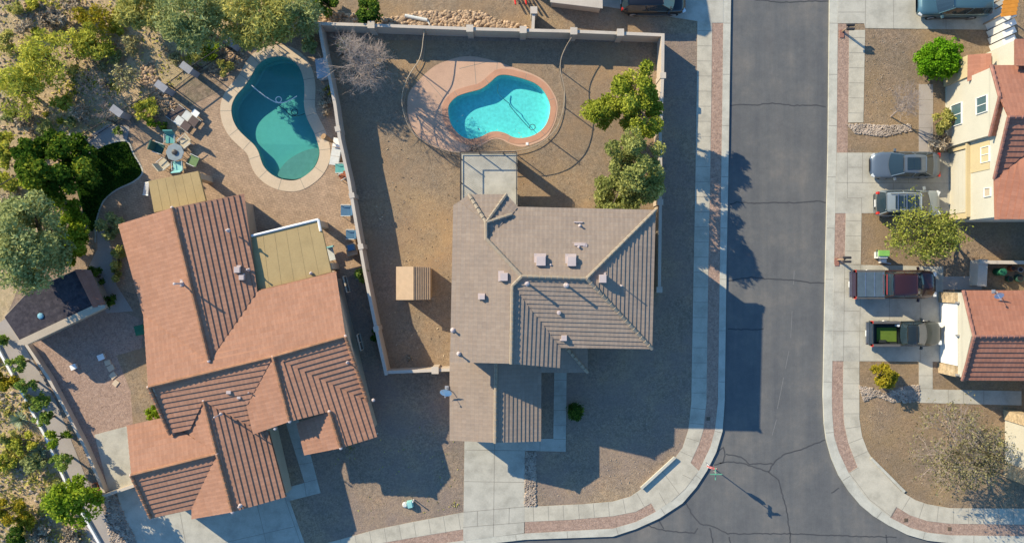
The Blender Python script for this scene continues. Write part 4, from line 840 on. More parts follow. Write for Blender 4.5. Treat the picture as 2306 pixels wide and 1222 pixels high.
def cabin(t, x0, x1, tx0, tx1, hb, ht, zb, zt, pm, rake_mid=None, sunroof=None):
    "greenhouse: glass sides between a belt rectangle and the roof; x0/x1 belt rear/front, tx0/tx1 roof rear/front"
    B = {('r', 1): Vector((x0, hb*0.93, zb)), ('r', -1): Vector((x0, -hb*0.93, zb)), ('f', 1): Vector((x1, hb*0.93, zb)), ('f', -1): Vector((x1, -hb*0.93, zb))}
    T = {('r', 1): Vector((tx0, ht, zt)), ('r', -1): Vector((tx0, -ht, zt)), ('f', 1): Vector((tx1, ht, zt)), ('f', -1): Vector((tx1, -ht, zt))}
    def pane(nm, e1, e2, bow, n=6):
        # curved glass between two pillars
        mb = MB(); vs = []
        for k in range(n+1):
            f = k/n; b = B[e1].lerp(B[e2], f); c = T[e1].lerp(T[e2], f); q = 1-(2*f-1)**2; vs += [b+bow*q, c+bow*q*0.6+Vector((0, 0, -0.03))]
        for k in range(n): mb.add([vs[2*k], vs[2*k+2], vs[2*k+3], vs[2*k+1]], [(0, 1, 2, 3)])
        # close toward the inside
        c0 = sum(vs, Vector())/len(vs); return mb.build(nm, M['glass'], t)
    pane('windshield', ('f', 1), ('f', -1), Vector((0.20, 0, 0))); pane('rear_window', ('r', 1), ('r', -1), Vector((-0.12, 0, 0)))
    for s in (1, -1): pane('side_window', ('r', s), ('f', s), Vector((0, 0.05*s, 0)))
    for e in B: MB().tube(B[e], T[e]-Vector((0, 0, 0.02)), 0.035, 0.03, 5).build('pillar', PT[pm], t)
    for s in (1, -1):
        m1 = B[('r', s)].lerp(B[('f', s)], 0.5)+Vector((0, 0.05*s, 0)); m2 = T[('r', s)].lerp(T[('f', s)], 0.5)+Vector((0, 0.03*s, -0.02)); MB().tube(m1, m2, 0.035, 0.03, 5).build('pillar', PT[pm], t)
    rf = loft([(tx0-0.05, ht*0.86, zt-0.07, zt-0.05, zt-0.03), (tx0+0.08, ht*1.0, zt-0.07, zt-0.03, zt+0.01), ((tx0+tx1)/2, ht*1.05, zt-0.07, zt-0.02, zt+0.05), (tx1-0.05, ht*1.0, zt-0.07, zt-0.03, zt+0.02), (tx1+0.10, ht*0.88, zt-0.08, zt-0.06, zt-0.03)]).build('roof', PT[pm], t, True)
    if sunroof:
        for a, b in sunroof: MB().box(((a+b)/2, 0, zt+0.055), (b-a, ht*1.35, 0.02)).build('sunroof', M['glass'], rf)
    return rf
def lamps(t, xf, xr, y, zf, zr, hx=0.16, vert=False):
    for s in (-1, 1):
        MB().box((xf, s*y, zf), (hx*1.5, 0.34, 0.13), -s*0.5).build('headlight', M['lamp'], t); MB().box((xr, s*y*1.02, zr), (0.12, 0.16 if vert else 0.34, 0.34 if vert else 0.13)).build('taillight', M['redlens'], t)
def mirrors(t, x, y, z, pm):
    for s in (-1, 1): MB().box((x, s*(y+0.12), z), (0.15, 0.24, 0.14), s*0.2, 0.8).build('mirror', PT[pm], t)
def vehicle(label, cat, name, px, py, ang):
    t = thing(name, label, cat); return t
def place(t, px, py, zref, ang): 
    p = P(px, py, zref); t.location = (p.x, p.y, 0.027); t.rotation_euler = (0, 0, R(ang)); return t
def sedan(name, label, pm, px, py, ang, L_=4.75, sunroof=True):
    t = vehicle(label, 'car', name, px, py, ang); h = L_/2
    loft([(-h, .62, .35, .6, .72), (-h+.10, .80, .28, .78, .95), (-h+.45, .90, .22, .86, 1.03), (-h+1.0, .92, .2, .9, 1.06), (0, .93, .2, .9, 1.02), (.7, .93, .2, .88, 1.0), (1.1, .92, .2, .85, .95), (1.7, .90, .22, .8, .86), (h-.35, .84, .26, .7, .78), (h-.1, .70, .3, .58, .68), (h, .5, .36, .5, .58)]).build('body', PT[pm], t, True)
    cabin(t, -h+.62, 1.08, -h+1.25, .35, .86, .62, 1.0, 1.42, pm, sunroof=[(-.72, -.28), (-.25, .2)] if sunroof else None)
    wheels(t, (-1.4, 1.42), .90, .33); lamps(t, h-.22, -h+.08, .64, .62, .82); mirrors(t, .85, .88, 1.0, pm)
    MB().box((h-.02, 0, .45), (.06, .8, .16)).build('grille', M['black'], t); MB().box((-h-.005, 0, .62), (.03, .5, .12)).build('number_plate', M['plate'], t)
    return place(t, px, py, .9, ang)
def suv(name, label, pm, px, py, ang, L_=4.7, H_=1.72, W_=.95, rack=False, tall=0.0, clad=True, sun=None):
    t = vehicle(label, 'car', name, px, py, ang); h = L_/2; b = 1.02+tall
    loft([(-h, .70*W_/.95, .4, .8, .95), (-h+.08, .86*W_/.95, .32, .95, b), (-h+.5, W_*.97, .25, .95, b+.02), (0, W_, .25, .95, b), (.9, W_*.99, .25, .93, b), (1.3, W_*.98, .26, .9, b-.02), (1.9, W_*.96, .28, .85, b-.1), (h-.25, W_*.90, .3, .76, b-.17), (h-.05, W_*.76, .34, .64, b-.3), (h, W_*.6, .38, .55, .66)]).build('body', PT[pm], t, True)
    if clad:
        MB().box((-.02, W_+.0, .34), (L_*.62, .05, .2)).build('side_cladding', M['cladding'], t); MB().box((-.02, -W_, .34), (L_*.62, .05, .2)).build('side_cladding', M['cladding'], t)
    rf = cabin(t, -h+.08, 1.22, -h+.38, .45, W_*.95, W_*.72, b-.03, H_, pm, sunroof=sun)
    if rack:
        for s in (-1, 1): MB().tube((-h+.6, s*W_*.62, H_+.09), (.35, s*W_*.62, H_+.09), .022).build('roof_rail', M['iron'], rf)
        for x in (-1.15, -.55, .02): MB().box((x, 0, H_+.10), (.06, W_*1.24, .03)).build('cross_bar', M['chrome'], rf)
    wheels(t, (-1.38, 1.42), W_-.02, .36); lamps(t, h-.18, -h+.06, W_*.74, .74, .95, vert=True); mirrors(t, .98, W_-.02, 1.08, pm)
    MB().box((h-.03, 0, .55), (.06, .9, .2)).build('grille', M['black'], t); MB().box((-h-.01, 0, .7), (.04, .5, .12)).build('number_plate', M['plate'], t)
    return place(t, px, py, 1.0, ang)
def pickup(name, label, pm, px, py, ang, L_=5.6, W_=.98, cover=False, cabl=2.05, bedl=1.7, H_=1.8, mat=False):
    t = vehicle(label, 'truck', name, px, py, ang); h = L_/2; bx = -h+.12+bedl
    loft([(bx+.04, W_*.96, .4, .95, 1.12), (bx+.2, W_*.98, .35, .98, 1.14), (bx+cabl, W_, .35, .98, 1.12), (bx+cabl+.3, W_*.98, .35, .96, 1.1), (h-.5, W_*.95, .36, .9, 1.02), (h-.15, W_*.86, .4, .75, .92), (h, W_*.66, .42, .6, .7)]).build('body', PT[pm], t, True)
    bd = MB(); bd.box(((-h+.08+bx)/2, 0, .62), (bedl, W_*1.7, .08)); bed = bd.build('bed_floor', M['bedliner'], t)
    for s in (-1, 1):
        MB().box(((-h+.08+bx)/2, s*(W_-.09), .78), (bedl, .16, .72)).build('bed_side', PT[pm], t); MB().box(((-h+.08+bx)/2, s*(W_-.09), 1.155), (bedl, .17, .03)).build('bed_rail', M['cladding'], t)
    MB().box((-h+.10, 0, .80), (.10, W_*1.92, .62)).build('tailgate', PT[pm], t); MB().box((-h-.06, 0, .5), (.2, W_*1.8, .16)).build('rear_bumper', M['chrome'], t); MB().box((-h-.17, 0, .53), (.02, .4, .12)).build('number_plate', M['plate'], t)
    if cover:
        cv = MB().box(((-h+.1+bx)/2, 0, 1.19), (bedl-.08, W_*1.7, .05)).build('bed_cover', M['tonneau'], t)
        for k in (0.3, 0.62, .93): MB().box((-h+.1+bedl*k, 0, 1.222), (.05, W_*1.68, .015)).build('cover_seam', M['chrome'], cv)
        MB().box((bx-.03, 0, 1.5), (.035, W_*1.4, .03)).build('light_bar', M['redlens'], t)
    if mat: MB().box((-h+.1+bedl*.6, -.08, .68), (bedl*.74, W_*1.12, .03)).build('bed_mat', M['mat'], t); MB().box((-h+.1+bedl*.42, -W_*.62, .75), (.5, .2, .12)).build('bed_toolbag', M['bedliner'], t); MB().tube((bx-.12, W_*.66, .7), (bx-.12, W_*.66, 1.1), .1, .1, 8).build('canister', M['lamp'], t)
    cabin(t, bx+.10, bx+cabl+.22, bx+.30, bx+cabl-.48, W_*.93, W_*.72, 1.1, H_, pm)
    wheels(t, (-h+1.15, h-1.0), W_-.02, .39, .26)
    for s in (-1, 1): MB().box((h-.12, s*.7*W_, .82), (.2, .3, .18)).build('headlight', M['lamp'], t); MB().box((-h+.11, s*(W_-.08), .95), (.12, .18, .36)).build('taillight', M['redlens'], t)
    mirrors(t, bx+cabl-.05, W_-.02, 1.2, pm); MB().box((h-.01, 0, .6), (.06, 1.0, .25)).build('grille', M['black'], t)
    return place(t, px, py, 1.0, ang)
suv('parked_suv', 'slate blue four wheel drive parked on the top right driveway', 'blue', 2152, 4, 180, 4.95, 1.85, .98, False, .12)
sedan('parked_car', 'silver grey saloon with a dark sunroof, nose toward the street', 'silver', 2041, 371, 180, 4.75)
suv('parked_car', 'pearl silver wagon with roof bars, tail toward the street, under the yellow-green tree', 'white', 2048, 457, 0, 4.5, 1.66, .92, True, 0, True, [(-1.3, -.75), (-.7, -.2), (-.15, .3)])
pickup('parked_truck', 'maroon pickup truck with a blue grey bed cover', 'maroon', 2017, 640, 0, 5.75, 1.0, True, 2.3, 1.95, 1.88)
pickup('parked_truck', 'dark green pickup truck with a lime mat in its open bed', 'green', 2042, 751, 0, 4.95, .88, False, 1.45, 1.85, 1.62, True)
suv('parked_suv', 'black four wheel drive at the top edge on the shaded driveway', 'blackp', 1473, -2, 0, 4.5, 1.75, .93, False, .05)
# ---------------- street things ----------------
t = thing('street_sign', 'tall corner pole with a red octagonal stop sign and two green street name blades', 'street sign', (*G(1588, 1040), 0))
b = Vector((*G(1588, 1040), 0)); MB().tube(b, b+Vector((0, 0, 3.15)), .032).build('pole', M['metal'], t)
M['signred'] = plain('red sign face', (0.55, 0.03, 0.03), 0.4); M['signgreen'] = plain('green sign blade', (0.10, 0.32, 0.22), 0.4)
an = R(35)
def octa(c, r, nrm, th, m, nm, par):
    n = Vector(nrm).normalized(); u = Vector((-n.y, n.x, 0)); vs = []
    for s in (-1, 1):
        for k in range(8): a = R(22.5+45*k); vs.append(Vector(c)+u*(r*math.cos(a))+Vector((0, 0, r*math.sin(a)))+n*(s*th/2))
    return MB().add(vs, [tuple(range(8)), tuple(range(8, 16))[::-1]]+[(i, i+8, (i+1) % 8+8, (i+1) % 8) for i in range(8)]).build(nm, m, par)
nn = (0.26, 0.966, 0); sc = b+Vector((-0.12, 0, 2.35))+Vector(nn)*0.16
octa(sc, .38, nn, .01, M['white'], 'sign_border', t); o = octa(sc+Vector(nn)*0.012,   .372, nn, .05, M['signred'], 'stop_sign', t)
def text(s, size, loc, nrm, m, par, flat=False):
    cu = bpy.data.curves.new('lettering', 'FONT'); cu.body = s; cu.size = size; cu.extrude = 0.004; cu.align_x = 'CENTER'; cu.align_y = 'CENTER'
    ob = bpy.data.objects.new('tmp', cu); COL.objects.link(ob); dg = bpy.context.evaluated_depsgraph_get(); me = bpy.data.meshes.new_from_object(ob.evaluated_get(dg)); bpy.data.objects.remove(ob)
    n = Vector(nrm).normalized(); z = Vector((0, 0, 1)); x = z.cross(n); me.transform(Matrix.Translation(Vector(loc)) @ Matrix((x, z, n)).transposed().to_4x4()); me.materials.clear(); me.materials.append(m)
    return link('lettering', me, par)
text('STOP', .27, sc+Vector(nn)*0.04, nn, M['white'], o)
MB().box(b+Vector((0, -.1, 2.92)), (.03, .8, .17)).build('name_blade', M['signgreen'], t); MB().box(b+Vector((0, -.08, 3.10)), (.8, .03, .17)).build('name_blade', M['signgreen'], t)
MB().box(b+Vector((0.03, 0, 1.0)), (.2, .04, .3), R(-37)).build('small_plate', M['white'], t)
def mailbox(label, px, py, hh, n=2):
    t = thing('mailbox', label, 'mailbox', (*G(px, py), 0)); b = Vector((*G(px, py), 0))
    MB().tube(b, b+Vector((0, 0, hh)), .05, .05, 6).tube(b+Vector((.08,.05,0)), b+Vector((.08,.05,hh)), .03).build('post', M['wood'], t)
    for k in range(n):
        c = b+Vector((0.12, -0.14+0.28*k, hh+.09)); mb = MB(); prof = [(math.cos(a)*.09, math.sin(a)*.1) for a in np.linspace(0, math.pi, 7)]; prof = [(.09, -.09)]+prof+[(-.09, -.09)]
        vs = [c+Vector((x, y, z)) for x in (-.27, .27) for y, z in prof]; m_ = len(prof); mb.add(vs, [(i, (i+1) % m_, m_+(i+1) % m_, m_+i) for i in range(m_)]+[tuple(range(m_))[::-1], tuple(range(m_, 2*m_))]); mb.build('box', M['iron'], t)
    MB().box((b.x-.02, b.y-.15, .03), (.3, .55, .06)).build('footing', M['rcap'], t)
mailbox('twin black mailboxes on a post by the kerb at the upper right', 1896, 72, 1.1); mailbox('twin black mailboxes on a post beside the maroon truck driveway', 1885, 585, 1.35)
def barrel(name, label, cat, px, py, r, h, m, prof=None, lid=None):
    p = P(px, py, h); t = thing(name, label, cat, (p.x, p.y, 0)); MB().lathe((p.x, p.y, 0), prof or [(r*.85, 0), (r, h*.5), (r*.92, h*.95), (r*.9, h)], 14).build('vessel', M[m], t)
    if lid: MB().lathe((p.x, p.y, h), [(r*1.02, 0), (r*.9, .05), (r*.2, .08)], 14).build('lid', M[lid], t)
    else: MB().lathe((p.x, p.y, h-.01), [(r*.78, 0), (r*.78, .02)], 12).build('fill', M['black'], t)
    return t
barrel('rain_barrel', 'green lidded barrel behind the white capped wall at the right edge', 'barrel', 2259, 612, .27, .9, 'greenp', None, 'greenp')
M['teal'] = plain('teal fabric', (0.10, 0.33, 0.31), 0.7); M['tealp'] = plain('pale teal fabric', (0.25, 0.52, 0.50), 0.7); M['darkg'] = plain('dark green mesh', (0.035, 0.10, 0.075), 0.7); M['lightbeige'] = plain('beige cushion', (0.50, 0.43, 0.31), 0.8); M['green2'] = plain('moss green fabric', (0.14, 0.22, 0.10), 0.8)
M['bluec'] = plain('denim blue fabric', (0.06, 0.14, 0.24), 0.7); M['striped'] = plain('dark brown sling', (0.10, 0.07, 0.065), 0.7); M['pale'] = plain('pale sling fabric', (0.56, 0.57, 0.55), 0.7); M['terra'] = plain('terracotta clay', (0.30, 0.10, 0.05), 0.8); M['brownu'] = plain('brown canvas', (0.27, 0.17, 0.09), 0.8)
barrel('plant_pot', 'dark pot beside the green barrel, nearer the wall', 'pot', 2276, 628, .22, .4, 'darkg'); barrel('plant_pot', 'brown bucket right of the green barrel', 'pot', 2282, 604, .2, .45, 'terra'); barrel('plant_pot', 'pale grey bucket at the right edge near the green barrel', 'pot', 2299, 607, .2, .45, 'metal'); barrel('plant_pot', 'large dark pot at the right edge below the pale bucket', 'pot', 2298, 626, .28, .4, 'darkg')
barrel('plant_pot', 'round terracotta pot at the low wall by the side passage', 'pot', 226, 1108, .25, .4, 'terra'); barrel('plant_pot', 'dark red pot just above the round terracotta pot', 'pot', 213, 1094, .24, .35, 'terra'); barrel('plant_pot', 'small cream ball shaped pot beside the terracotta pots', 'pot', 228, 1091, .14, .25, 'lightbeige', None, 'lightbeige'); barrel('plant_pot', 'smaller reddish pot left of the terracotta pots', 'pot', 206, 1106, .17, .3, 'terra')
# bins and utility boxes
M['limebin'] = plain('lime green plastic', (0.20, 0.42, 0.10), 0.5)
t = thing('wheelie_bin', 'lime green lidded bin with a pale body under the yellow-green tree', 'bin', (*G(1986, 573), 0)); p = P(1990, 570, .9)
MB().box((p.x+.02, p.y-.12, .42), (.6, .45, .8)).build('body', M['pale'], t); MB().box((p.x+.05, p.y, .87), (.8, .42, .09), 0, .9).build('lid', M['limebin'], t); MB().tube((p.x-.45, p.y-.25, .85), (p.x-.45, p.y+.25, .85), .04).build('handle', M['darkg'], t)
t = thing('utility_box', 'small white box on the gravel just below the lime green bin', 'utility box', (*G(1990, 588), 0)); p = P(1990, 587, .3); MB().box((p.x, p.y, .15), (.45, .3, .3), 0, .9).build('box', M['white'], t); MB().box((p.x+.3, p.y-.15, .1), (.6, .1, .05), -.2).build('lid', M['metal'], t)
t = thing('wheelie_bin', 'green bin against the left wall of the terracotta house', 'bin', (*G(318, 742), 0)); p = P(314, 743, 1.0); MB().box((p.x, p.y, .48), (.6, .62, .95), R(14), 1.05).build('body', M['greenp'], t); MB().box((p.x, p.y, 1.0), (.7, .7, .08), R(14), .9).build('lid', M['greenp'], t)
for (x, y, s), lb in (((231,803,.36),'pale blue-white paver box on the shaded side yard, nearer the house'),((169,825,.33),'pale blue-white paver box on the shaded side yard, nearer the side wall')):
    t = thing('utility_box', lb, 'utility box', (*G(x, y), 0)); q = G(x, y); MB().box((q[0], q[1], .12), (s*1.2, s, .24), .4).build('box', M['pale'], t); MB().box((q[0], q[1], .255), (s*1.3, s*1.1, .03), .4).build('lid', M['white'], t)
for k, (x, y, s) in enumerate(((243,816,.45),(250,828,.5),(255,845,.5),(261,862,.45))):
    q = G(x, y); o = MB().box((q[0], q[1], .03), (s, s*.85, .06), .3+.2*k, .92).build('stepping_stone', M['cope']); tagp(o, ('stepping stone in the side yard, topmost of the short row','stepping stone in the side yard, second from the top of the row','stepping stone in the side yard, third from the top of the row','stepping stone in the side yard, lowest of the short row')[k], 'stepping stone', 'stepping stones in the side yard')
t = thing('irrigation_box', 'pale green irrigation valve box on the front gravel between the driveways', 'valve box', (*G(924, 1133), 0)); q = G(924, 1133)
MB().box((q[0], q[1], .2), (.4, .5, .4), .2, .8).build('box', M['tealp'], t); MB().lathe((q[0]-.35, q[1]-.05, 0), [(.2, 0), (.22, .1), (.12, .25)], 8).build('rock', M['pale'], t); MB().tube((q[0]+.25, q[1]+.3, 0), (q[0]+.25, q[1]+.3, .7), .04).build('pipe', M['white'], t)
q = G(930, 42); t = thing('drain_pipe', 'grey pipe lying on the rocks behind the long wall', 'pipe'); MB().tube(P(912, 36, .15), P(962, 46, .15), .13, .13, 10).build('pipe', M['pale'], t); MB().tube(P(962, 46, .15), P(968, 56, .15), .06).build('elbow', M['pale'], t)
t = thing('equipment_box', 'pale grey pool equipment box against the divider wall beside the teal pool', 'equipment box', (*G(725, 155), 0)); w3 = [P(*q, .9)[:2] for q in [(711,135),(728,132),(739,150),(738,172),(716,176)]]
MB().prism(w3, 0, .9).build('body', M['pale'], t); MB().prism(offs(w3, .04), .9, .95).build('lid', M['metal'], t)
# terracotta pile at top
t = thing('stack_of_pipes', 'bundle of dark and red poles against the wall stub at the top edge', 'poles', (*G(1178, 5), 0))
for k in range(6): a = P(1158+8*k, -14, .5); MB().tube((a.x, a.y, .15), (a.x+.1, a.y-.75, .5+.1*(k % 3)), .06).build('pole', M['iron' if k % 3 else 'signred'], t)
# ---------------- garden furniture ----------------
def chair(name, label, cat, px, py, rz, seat, back=None, w_=.62, group=None):
    p = P(px, py, .5); t = thing(name, label, cat, (p.x, p.y, .012), group); OFF[t.name] = Vector()
    MB().box((0, 0, .42), (w_, w_*.92, .07)).build('seat', M[seat], t)
    bk = MB().box((0, w_*.52, .70), (w_, .07, .52)); bk.v = [(x, y+(z-.44)*.35, z) for x, y, z in bk.v]; bk.build('backrest', M[back or seat], t)
    for sx in (-1, 1):
        MB().tube((sx*w_*.54, -w_*.4, .64), (sx*w_*.54, w_*.5, .66), .025).build('armrest', M['pale'], t)
        for sy in (-1, 1): MB().tube((sx*w_*.5, sy*w_*.42, 0), (sx*w_*.5, sy*w_*.42, .62 if sy < 0 else .5), .022).build('leg', M['pale'], t)
    t.rotation_euler = (0, 0, R(rz)); return t
for q in ((383,313,0,'teal','teal cushioned chair at the top of the round glass table'),(358,334,70,'darkg','dark green sling chair left of the round glass table'),(415,321,-50,'lightbeige','beige chair at the upper right of the round glass table'),
          (369,369,130,'lightbeige','beige chair at the lower left of the round glass table'),(400,373,185,'tealp','pale teal chair below the round glass table'),(434,361,-115,'green2','moss green chair standing off to the right of the round glass table')):
    chair('patio_chair', q[4], 'chair', q[0], q[1], q[2], q[3], None, .66, 'chairs around the round glass table')
p = P(394, 343, .72); t = thing('patio_table', 'round glass patio table with a dark centre hub', 'table', (p.x, p.y, 0.012)); M['topglass'] = plain('frosted table glass', (0.26, 0.30, 0.31), 0.12, 0, spec=.7)
MB().lathe((p.x, p.y, .70), [(.62, 0), (.64, .02), (.62, .04)], 8).build('tabletop', M['topglass'], t); MB().lathe((p.x, p.y, .745), [(.17, 0), (.2, .08), (.08, .12)], 12).build('hub', M['iron'], t)
for k in range(4): a = R(45+90*k); MB().tube((p.x+.15*math.cos(a), p.y+.15*math.sin(a), .7), (p.x+.45*math.cos(a), p.y+.45*math.sin(a), 0.01), .025).build('leg', M['pale'], t)
def lounger(label, px, py, rz, mats, group=None):
    p = P(px, py, .35); t = thing('sun_lounger', label, 'sun lounger', (p.x, p.y, .012), group); OFF[t.name] = Vector()
    for k, m in enumerate(mats): 
        n = len(mats); x = -0.95+1.9*(k+.5)/n; z = .32+(max(0, k-n+2.0)*.16 if k >= n-1 else 0); bx = MB().box((x, 0, z), (1.9/n-.02, .6, .06)); bx.build('sling', M[m], t)
    for s in (-1, 1):
        MB().tube((-.97, s*.32, .30), (.97, s*.32, .30), .025).build('rail', M['pale'], t)
        for x in (-.8, .75): MB().tube((x, s*.32, 0), (x, s*.32, .3), .025).build('leg', M['pale'], t)
    t.rotation_euler = (0, 0, R(rz)); return t
lounger('sun lounger with dark ends and pale middle below the fence pillars, nearer the fence', 404, 272, -37, ['striped','pale','striped'], 'pair of loungers on the brick patio'); lounger('sun lounger with dark ends and pale middle, the one nearer the teal pool', 421, 262, -37, ['striped','pale','striped'], 'pair of loungers on the brick patio')
lounger('white lounge chair against the divider wall below the closed umbrella', 757, 342, 80, ['pale','pale','white'])
chair('patio_chair', 'teal chair against the divider wall beside the pool coping', 'chair', 764, 379, -90, 'teal'); chair('patio_chair', 'bent brown metal chair frame on its side below the teal chair', 'chair', 770, 398, -60, 'terra', None, .4)
chair('patio_chair', 'denim blue chair by the divider wall, topmost of the blue pieces', 'chair', 778, 474, -90, 'bluec', None, .72)
t = chair('patio_chair', 'denim blue chair at the patio cover corner, middle of the blue pieces', 'chair', 788, 528, -90, 'bluec', None, .62)
t = thing('side_table', 'small white side table by the loungers', 'table', P(440, 255, .45)*1); t.location.z = 0; OFF[t.name] = Vector((t.location.x, t.location.y, 0)); q = P(440, 255, .45); MB().box((q.x, q.y, .45), (.5, .4, .04), R(-37)).build('tabletop', M['white'], t)
for a, b in ((1,1),(1,-1),(-1,1),(-1,-1)): MB().tube((q.x+a*.14, q.y+b*.14, 0), (q.x+a*.14, q.y+b*.14, .43), .02).build('leg', M['pale'], t)
t = thing('grill', 'blue covered grill in a timber surround by the divider wall corner', 'grill', (*G(790, 560), 0)); q = G(797, 562); MB().box((q[0], q[1], .45), (.75, .85, .9), R(12)).build('surround', M['wood'], t); MB().box((q[0], q[1]+.12, .98), (.55, .45, .2), R(12), .85).build('cover', M['bluec'], t)
t = thing('garden_umbrella', 'closed brown umbrella leaning out over the pool coping at the divider wall', 'umbrella', (*G(765, 330), 0)); a, b = Vector((*G(765, 330), .02)), P(728, 307, 1.6)
MB().tube(a, b, .03).build('pole', M['wood'], t); MB().tube(a.lerp(b, .45), b, .10, .22, 8).build('canopy', M['brownu'], t)
t = thing('lounge_chair', 'folded white and blue lounge chair in the shade of the large patio cover', 'chair', (*G(748, 575), 0)); q = P(744, 572, .5); MB().box((q.x, q.y, .4), (.5, .9, .08), R(14)).build('seat', M['pale'], t); MB().box((q.x, q.y+.5, .6), (.5, .1, .45), R(14)).build('backrest', M['tealp'], t)
for s in (-1, 1): MB().tube((q.x+s*.2, q.y-.3, .01), (q.x+s*.2, q.y-.3, .4), .02).build('leg', M['metal'], t)
t = thing('ladder', 'white ladder leaning at the left end of the small patio cover', 'ladder', (*G(340, 425), 0)); mb = MB()
a0, a1, b0, b1 = P(326, 412, .3), P(321, 438, .3), P(336, 410, 2.2), P(334, 440, 2.2); mb.tube(a0, b0, .04); mb.tube(a1, b1, .04); mb.build('side_rail', M['white'], t)
mb = MB()
for k in range(5): f = (k+.5)/5; mb.tube(a0.lerp(b0, f), a1.lerp(b1, f), .03)
mb.build('rungs', M['white'], t)
# ---------------- fences ----------------
t = thing('pool_fence', 'tan metal pool fence curving around the pink deck of the bean shaped pool', 'fence', (*G(1090, 250), 0))
fl = ccr([(961,80),(958,100),(955,125),(948,148),(930,175),(916,205),(911,232),(914,258),(925,290),(946,316),(982,333),(1010,346),(1040,350)], 4, False); fr = ccr([(1160,346),(1190,340),(1222,325),(1250,297),(1264,262),(1269,222),(1264,190),(1259,165),(1262,140),(1273,115),(1284,97),(1288,86)], 4, False)
for k, f in enumerate((fl, fr, [(1040,350),(1160,346)])):
    rail(t, gp(f), 0.01, 1.4, 'fence_run', 'fence', 2.6, .115, .006, .028)
t = thing('iron_fence', 'dark iron fence with stone pillars between the brick patio and the desert', 'fence', (*G(400, 190), 0))
PX = [(533,105),(441,164),(386,205),(288,259),(192,322)]; pil = [G(*q) for q in PX]; rail(t, [G(585,72)]+pil+[G(140,356), G(20,425)], 0.01, 1.35, 'fence_run', 'iron', 2.4, .12, .007, .035)
M['slate'] = plain('grey pillar stone', (0.27, 0.27, 0.29), 0.8)
for q in pil: o = MB().box((q[0]-.1, q[1]-.0, .72), (.78, .42, 1.44), R(-37)).build('pillar', M['slate'], t); MB().box((q[0]-.1, q[1], 1.47), (.86, .5, .07), R(-37)).build('cap', M['slate'], o)
# ---------------- heaps of stone ----------------
def rocks(name, label, poly, n, r0, r1, m, seed, z=0.01):
    rr = random.Random(seed); pts = gp(poly); xs = [p[0] for p in pts]; ys = [p[1] for p in pts]; mb = MB(); k = 0
    def inside(x, y):
        c = False
        for i in range(len(pts)):
            x1, y1 = pts[i]; x2, y2 = pts[i-1]
            if (y1 > y) != (y2 > y) and x < (x2-x1)*(y-y1)/(y2-y1)+x1: c = not c
        return c
    while k < n:
        x, y = rr.uniform(min(xs), max(xs)), rr.uniform(min(ys), max(ys))
        if not inside(x, y): k += 0.02; continue
        k += 1; r = rr.uniform(r0, r1); a = rr.uniform(0, 6.28); vs = []
        for lv, (q, h) in enumerate(((.8, -.1), (1.0, .3), (.6, .75))):
            for i in range(6): t_ = a+i*math.pi/3; e = rr.uniform(.8, 1.15); vs.append((x+r*q*e*math.cos(t_), y+r*q*e*.75*math.sin(t_), z+r*h*.9))
        vs.append((x, y, z+r*.85)); fs = []
        for lv in (0, 1):
            for i in range(6): fs.append((lv*6+i, lv*6+(i+1) % 6, (lv+1)*6+(i+1) % 6, (lv+1)*6+i))
        fs += [(12+i, 12+(i+1) % 6, 18) for i in range(6)]; mb.add(vs, fs)
    o = mb.build(name, M[m]); tagp(o, label, 'stones', None, 'stuff')
rocks('river_stones', 'river stones in a strip right of the double driveway', [(1184,1017),(1207,1017),(1207,1138),(1181,1140)], 700, .05, .11, 'stone', 1)
rocks('river_stones', 'band of river stones below the upper right sidewalk piece', [(1908,281),(1945,279),(1990,283),(2050,280),(2052,295),(1990,308),(1925,300)], 700, .05, .10, 'stone', 2)
rocks('river_stones', 'pale cobbles around the golden bush by the lower right driveway', [(1935,868),(1960,872),(1990,885),(2040,868),(2070,866),(2068,905),(2010,905),(1975,893),(1945,902)], 700, .06, .12, 'stone', 3)
rocks('boulders', 'brown boulders heaped behind the long north wall', [(722,28),(790,30),(870,42),(950,28),(1080,25),(1120,45),(1190,60),(1190,66),(722,52)], 900, .08, .20, 'rock', 4)
rocks('boulders', 'loose boulders running down to the iron fence', [(318,150),(345,138),(360,190),(385,215),(380,235),(340,205),(318,190)], 160, .09, .2, 'rock', 5)
rocks('boulders', 'boulders at the first fence pillar above the teal pool', [(482,85),(510,80),(530,100),(560,130),(500,180),(470,160),(495,120)], 260, .07, .16, 'rock', 6)
rocks('boulders', 'rubble beside the garden table bed', [(352,215),(400,230),(385,262),(340,280),(325,270)], 160, .06, .13, 'rock', 7)
rocks('river_stones', 'dark cobble strip left of the terracotta house driveway', [(228,1112),(258,1108),(310,1225),(290,1260),(250,1222)], 900, .06, .13, 'stone', 8)
rocks('boulders', 'scattered pale stones across the desert ground at the left', [(-20,0),(330,0),(300,100),(250,260),(100,420),(-20,500)], 500, .04, .16, 'rock', 9)
rocks('boulders', 'scattered stones in the planted strip at the lower left', [(-20,800),(0,800),(60,910),(150,1110),(200,1222),(-20,1222)], 300, .05, .2, 'stone', 10)
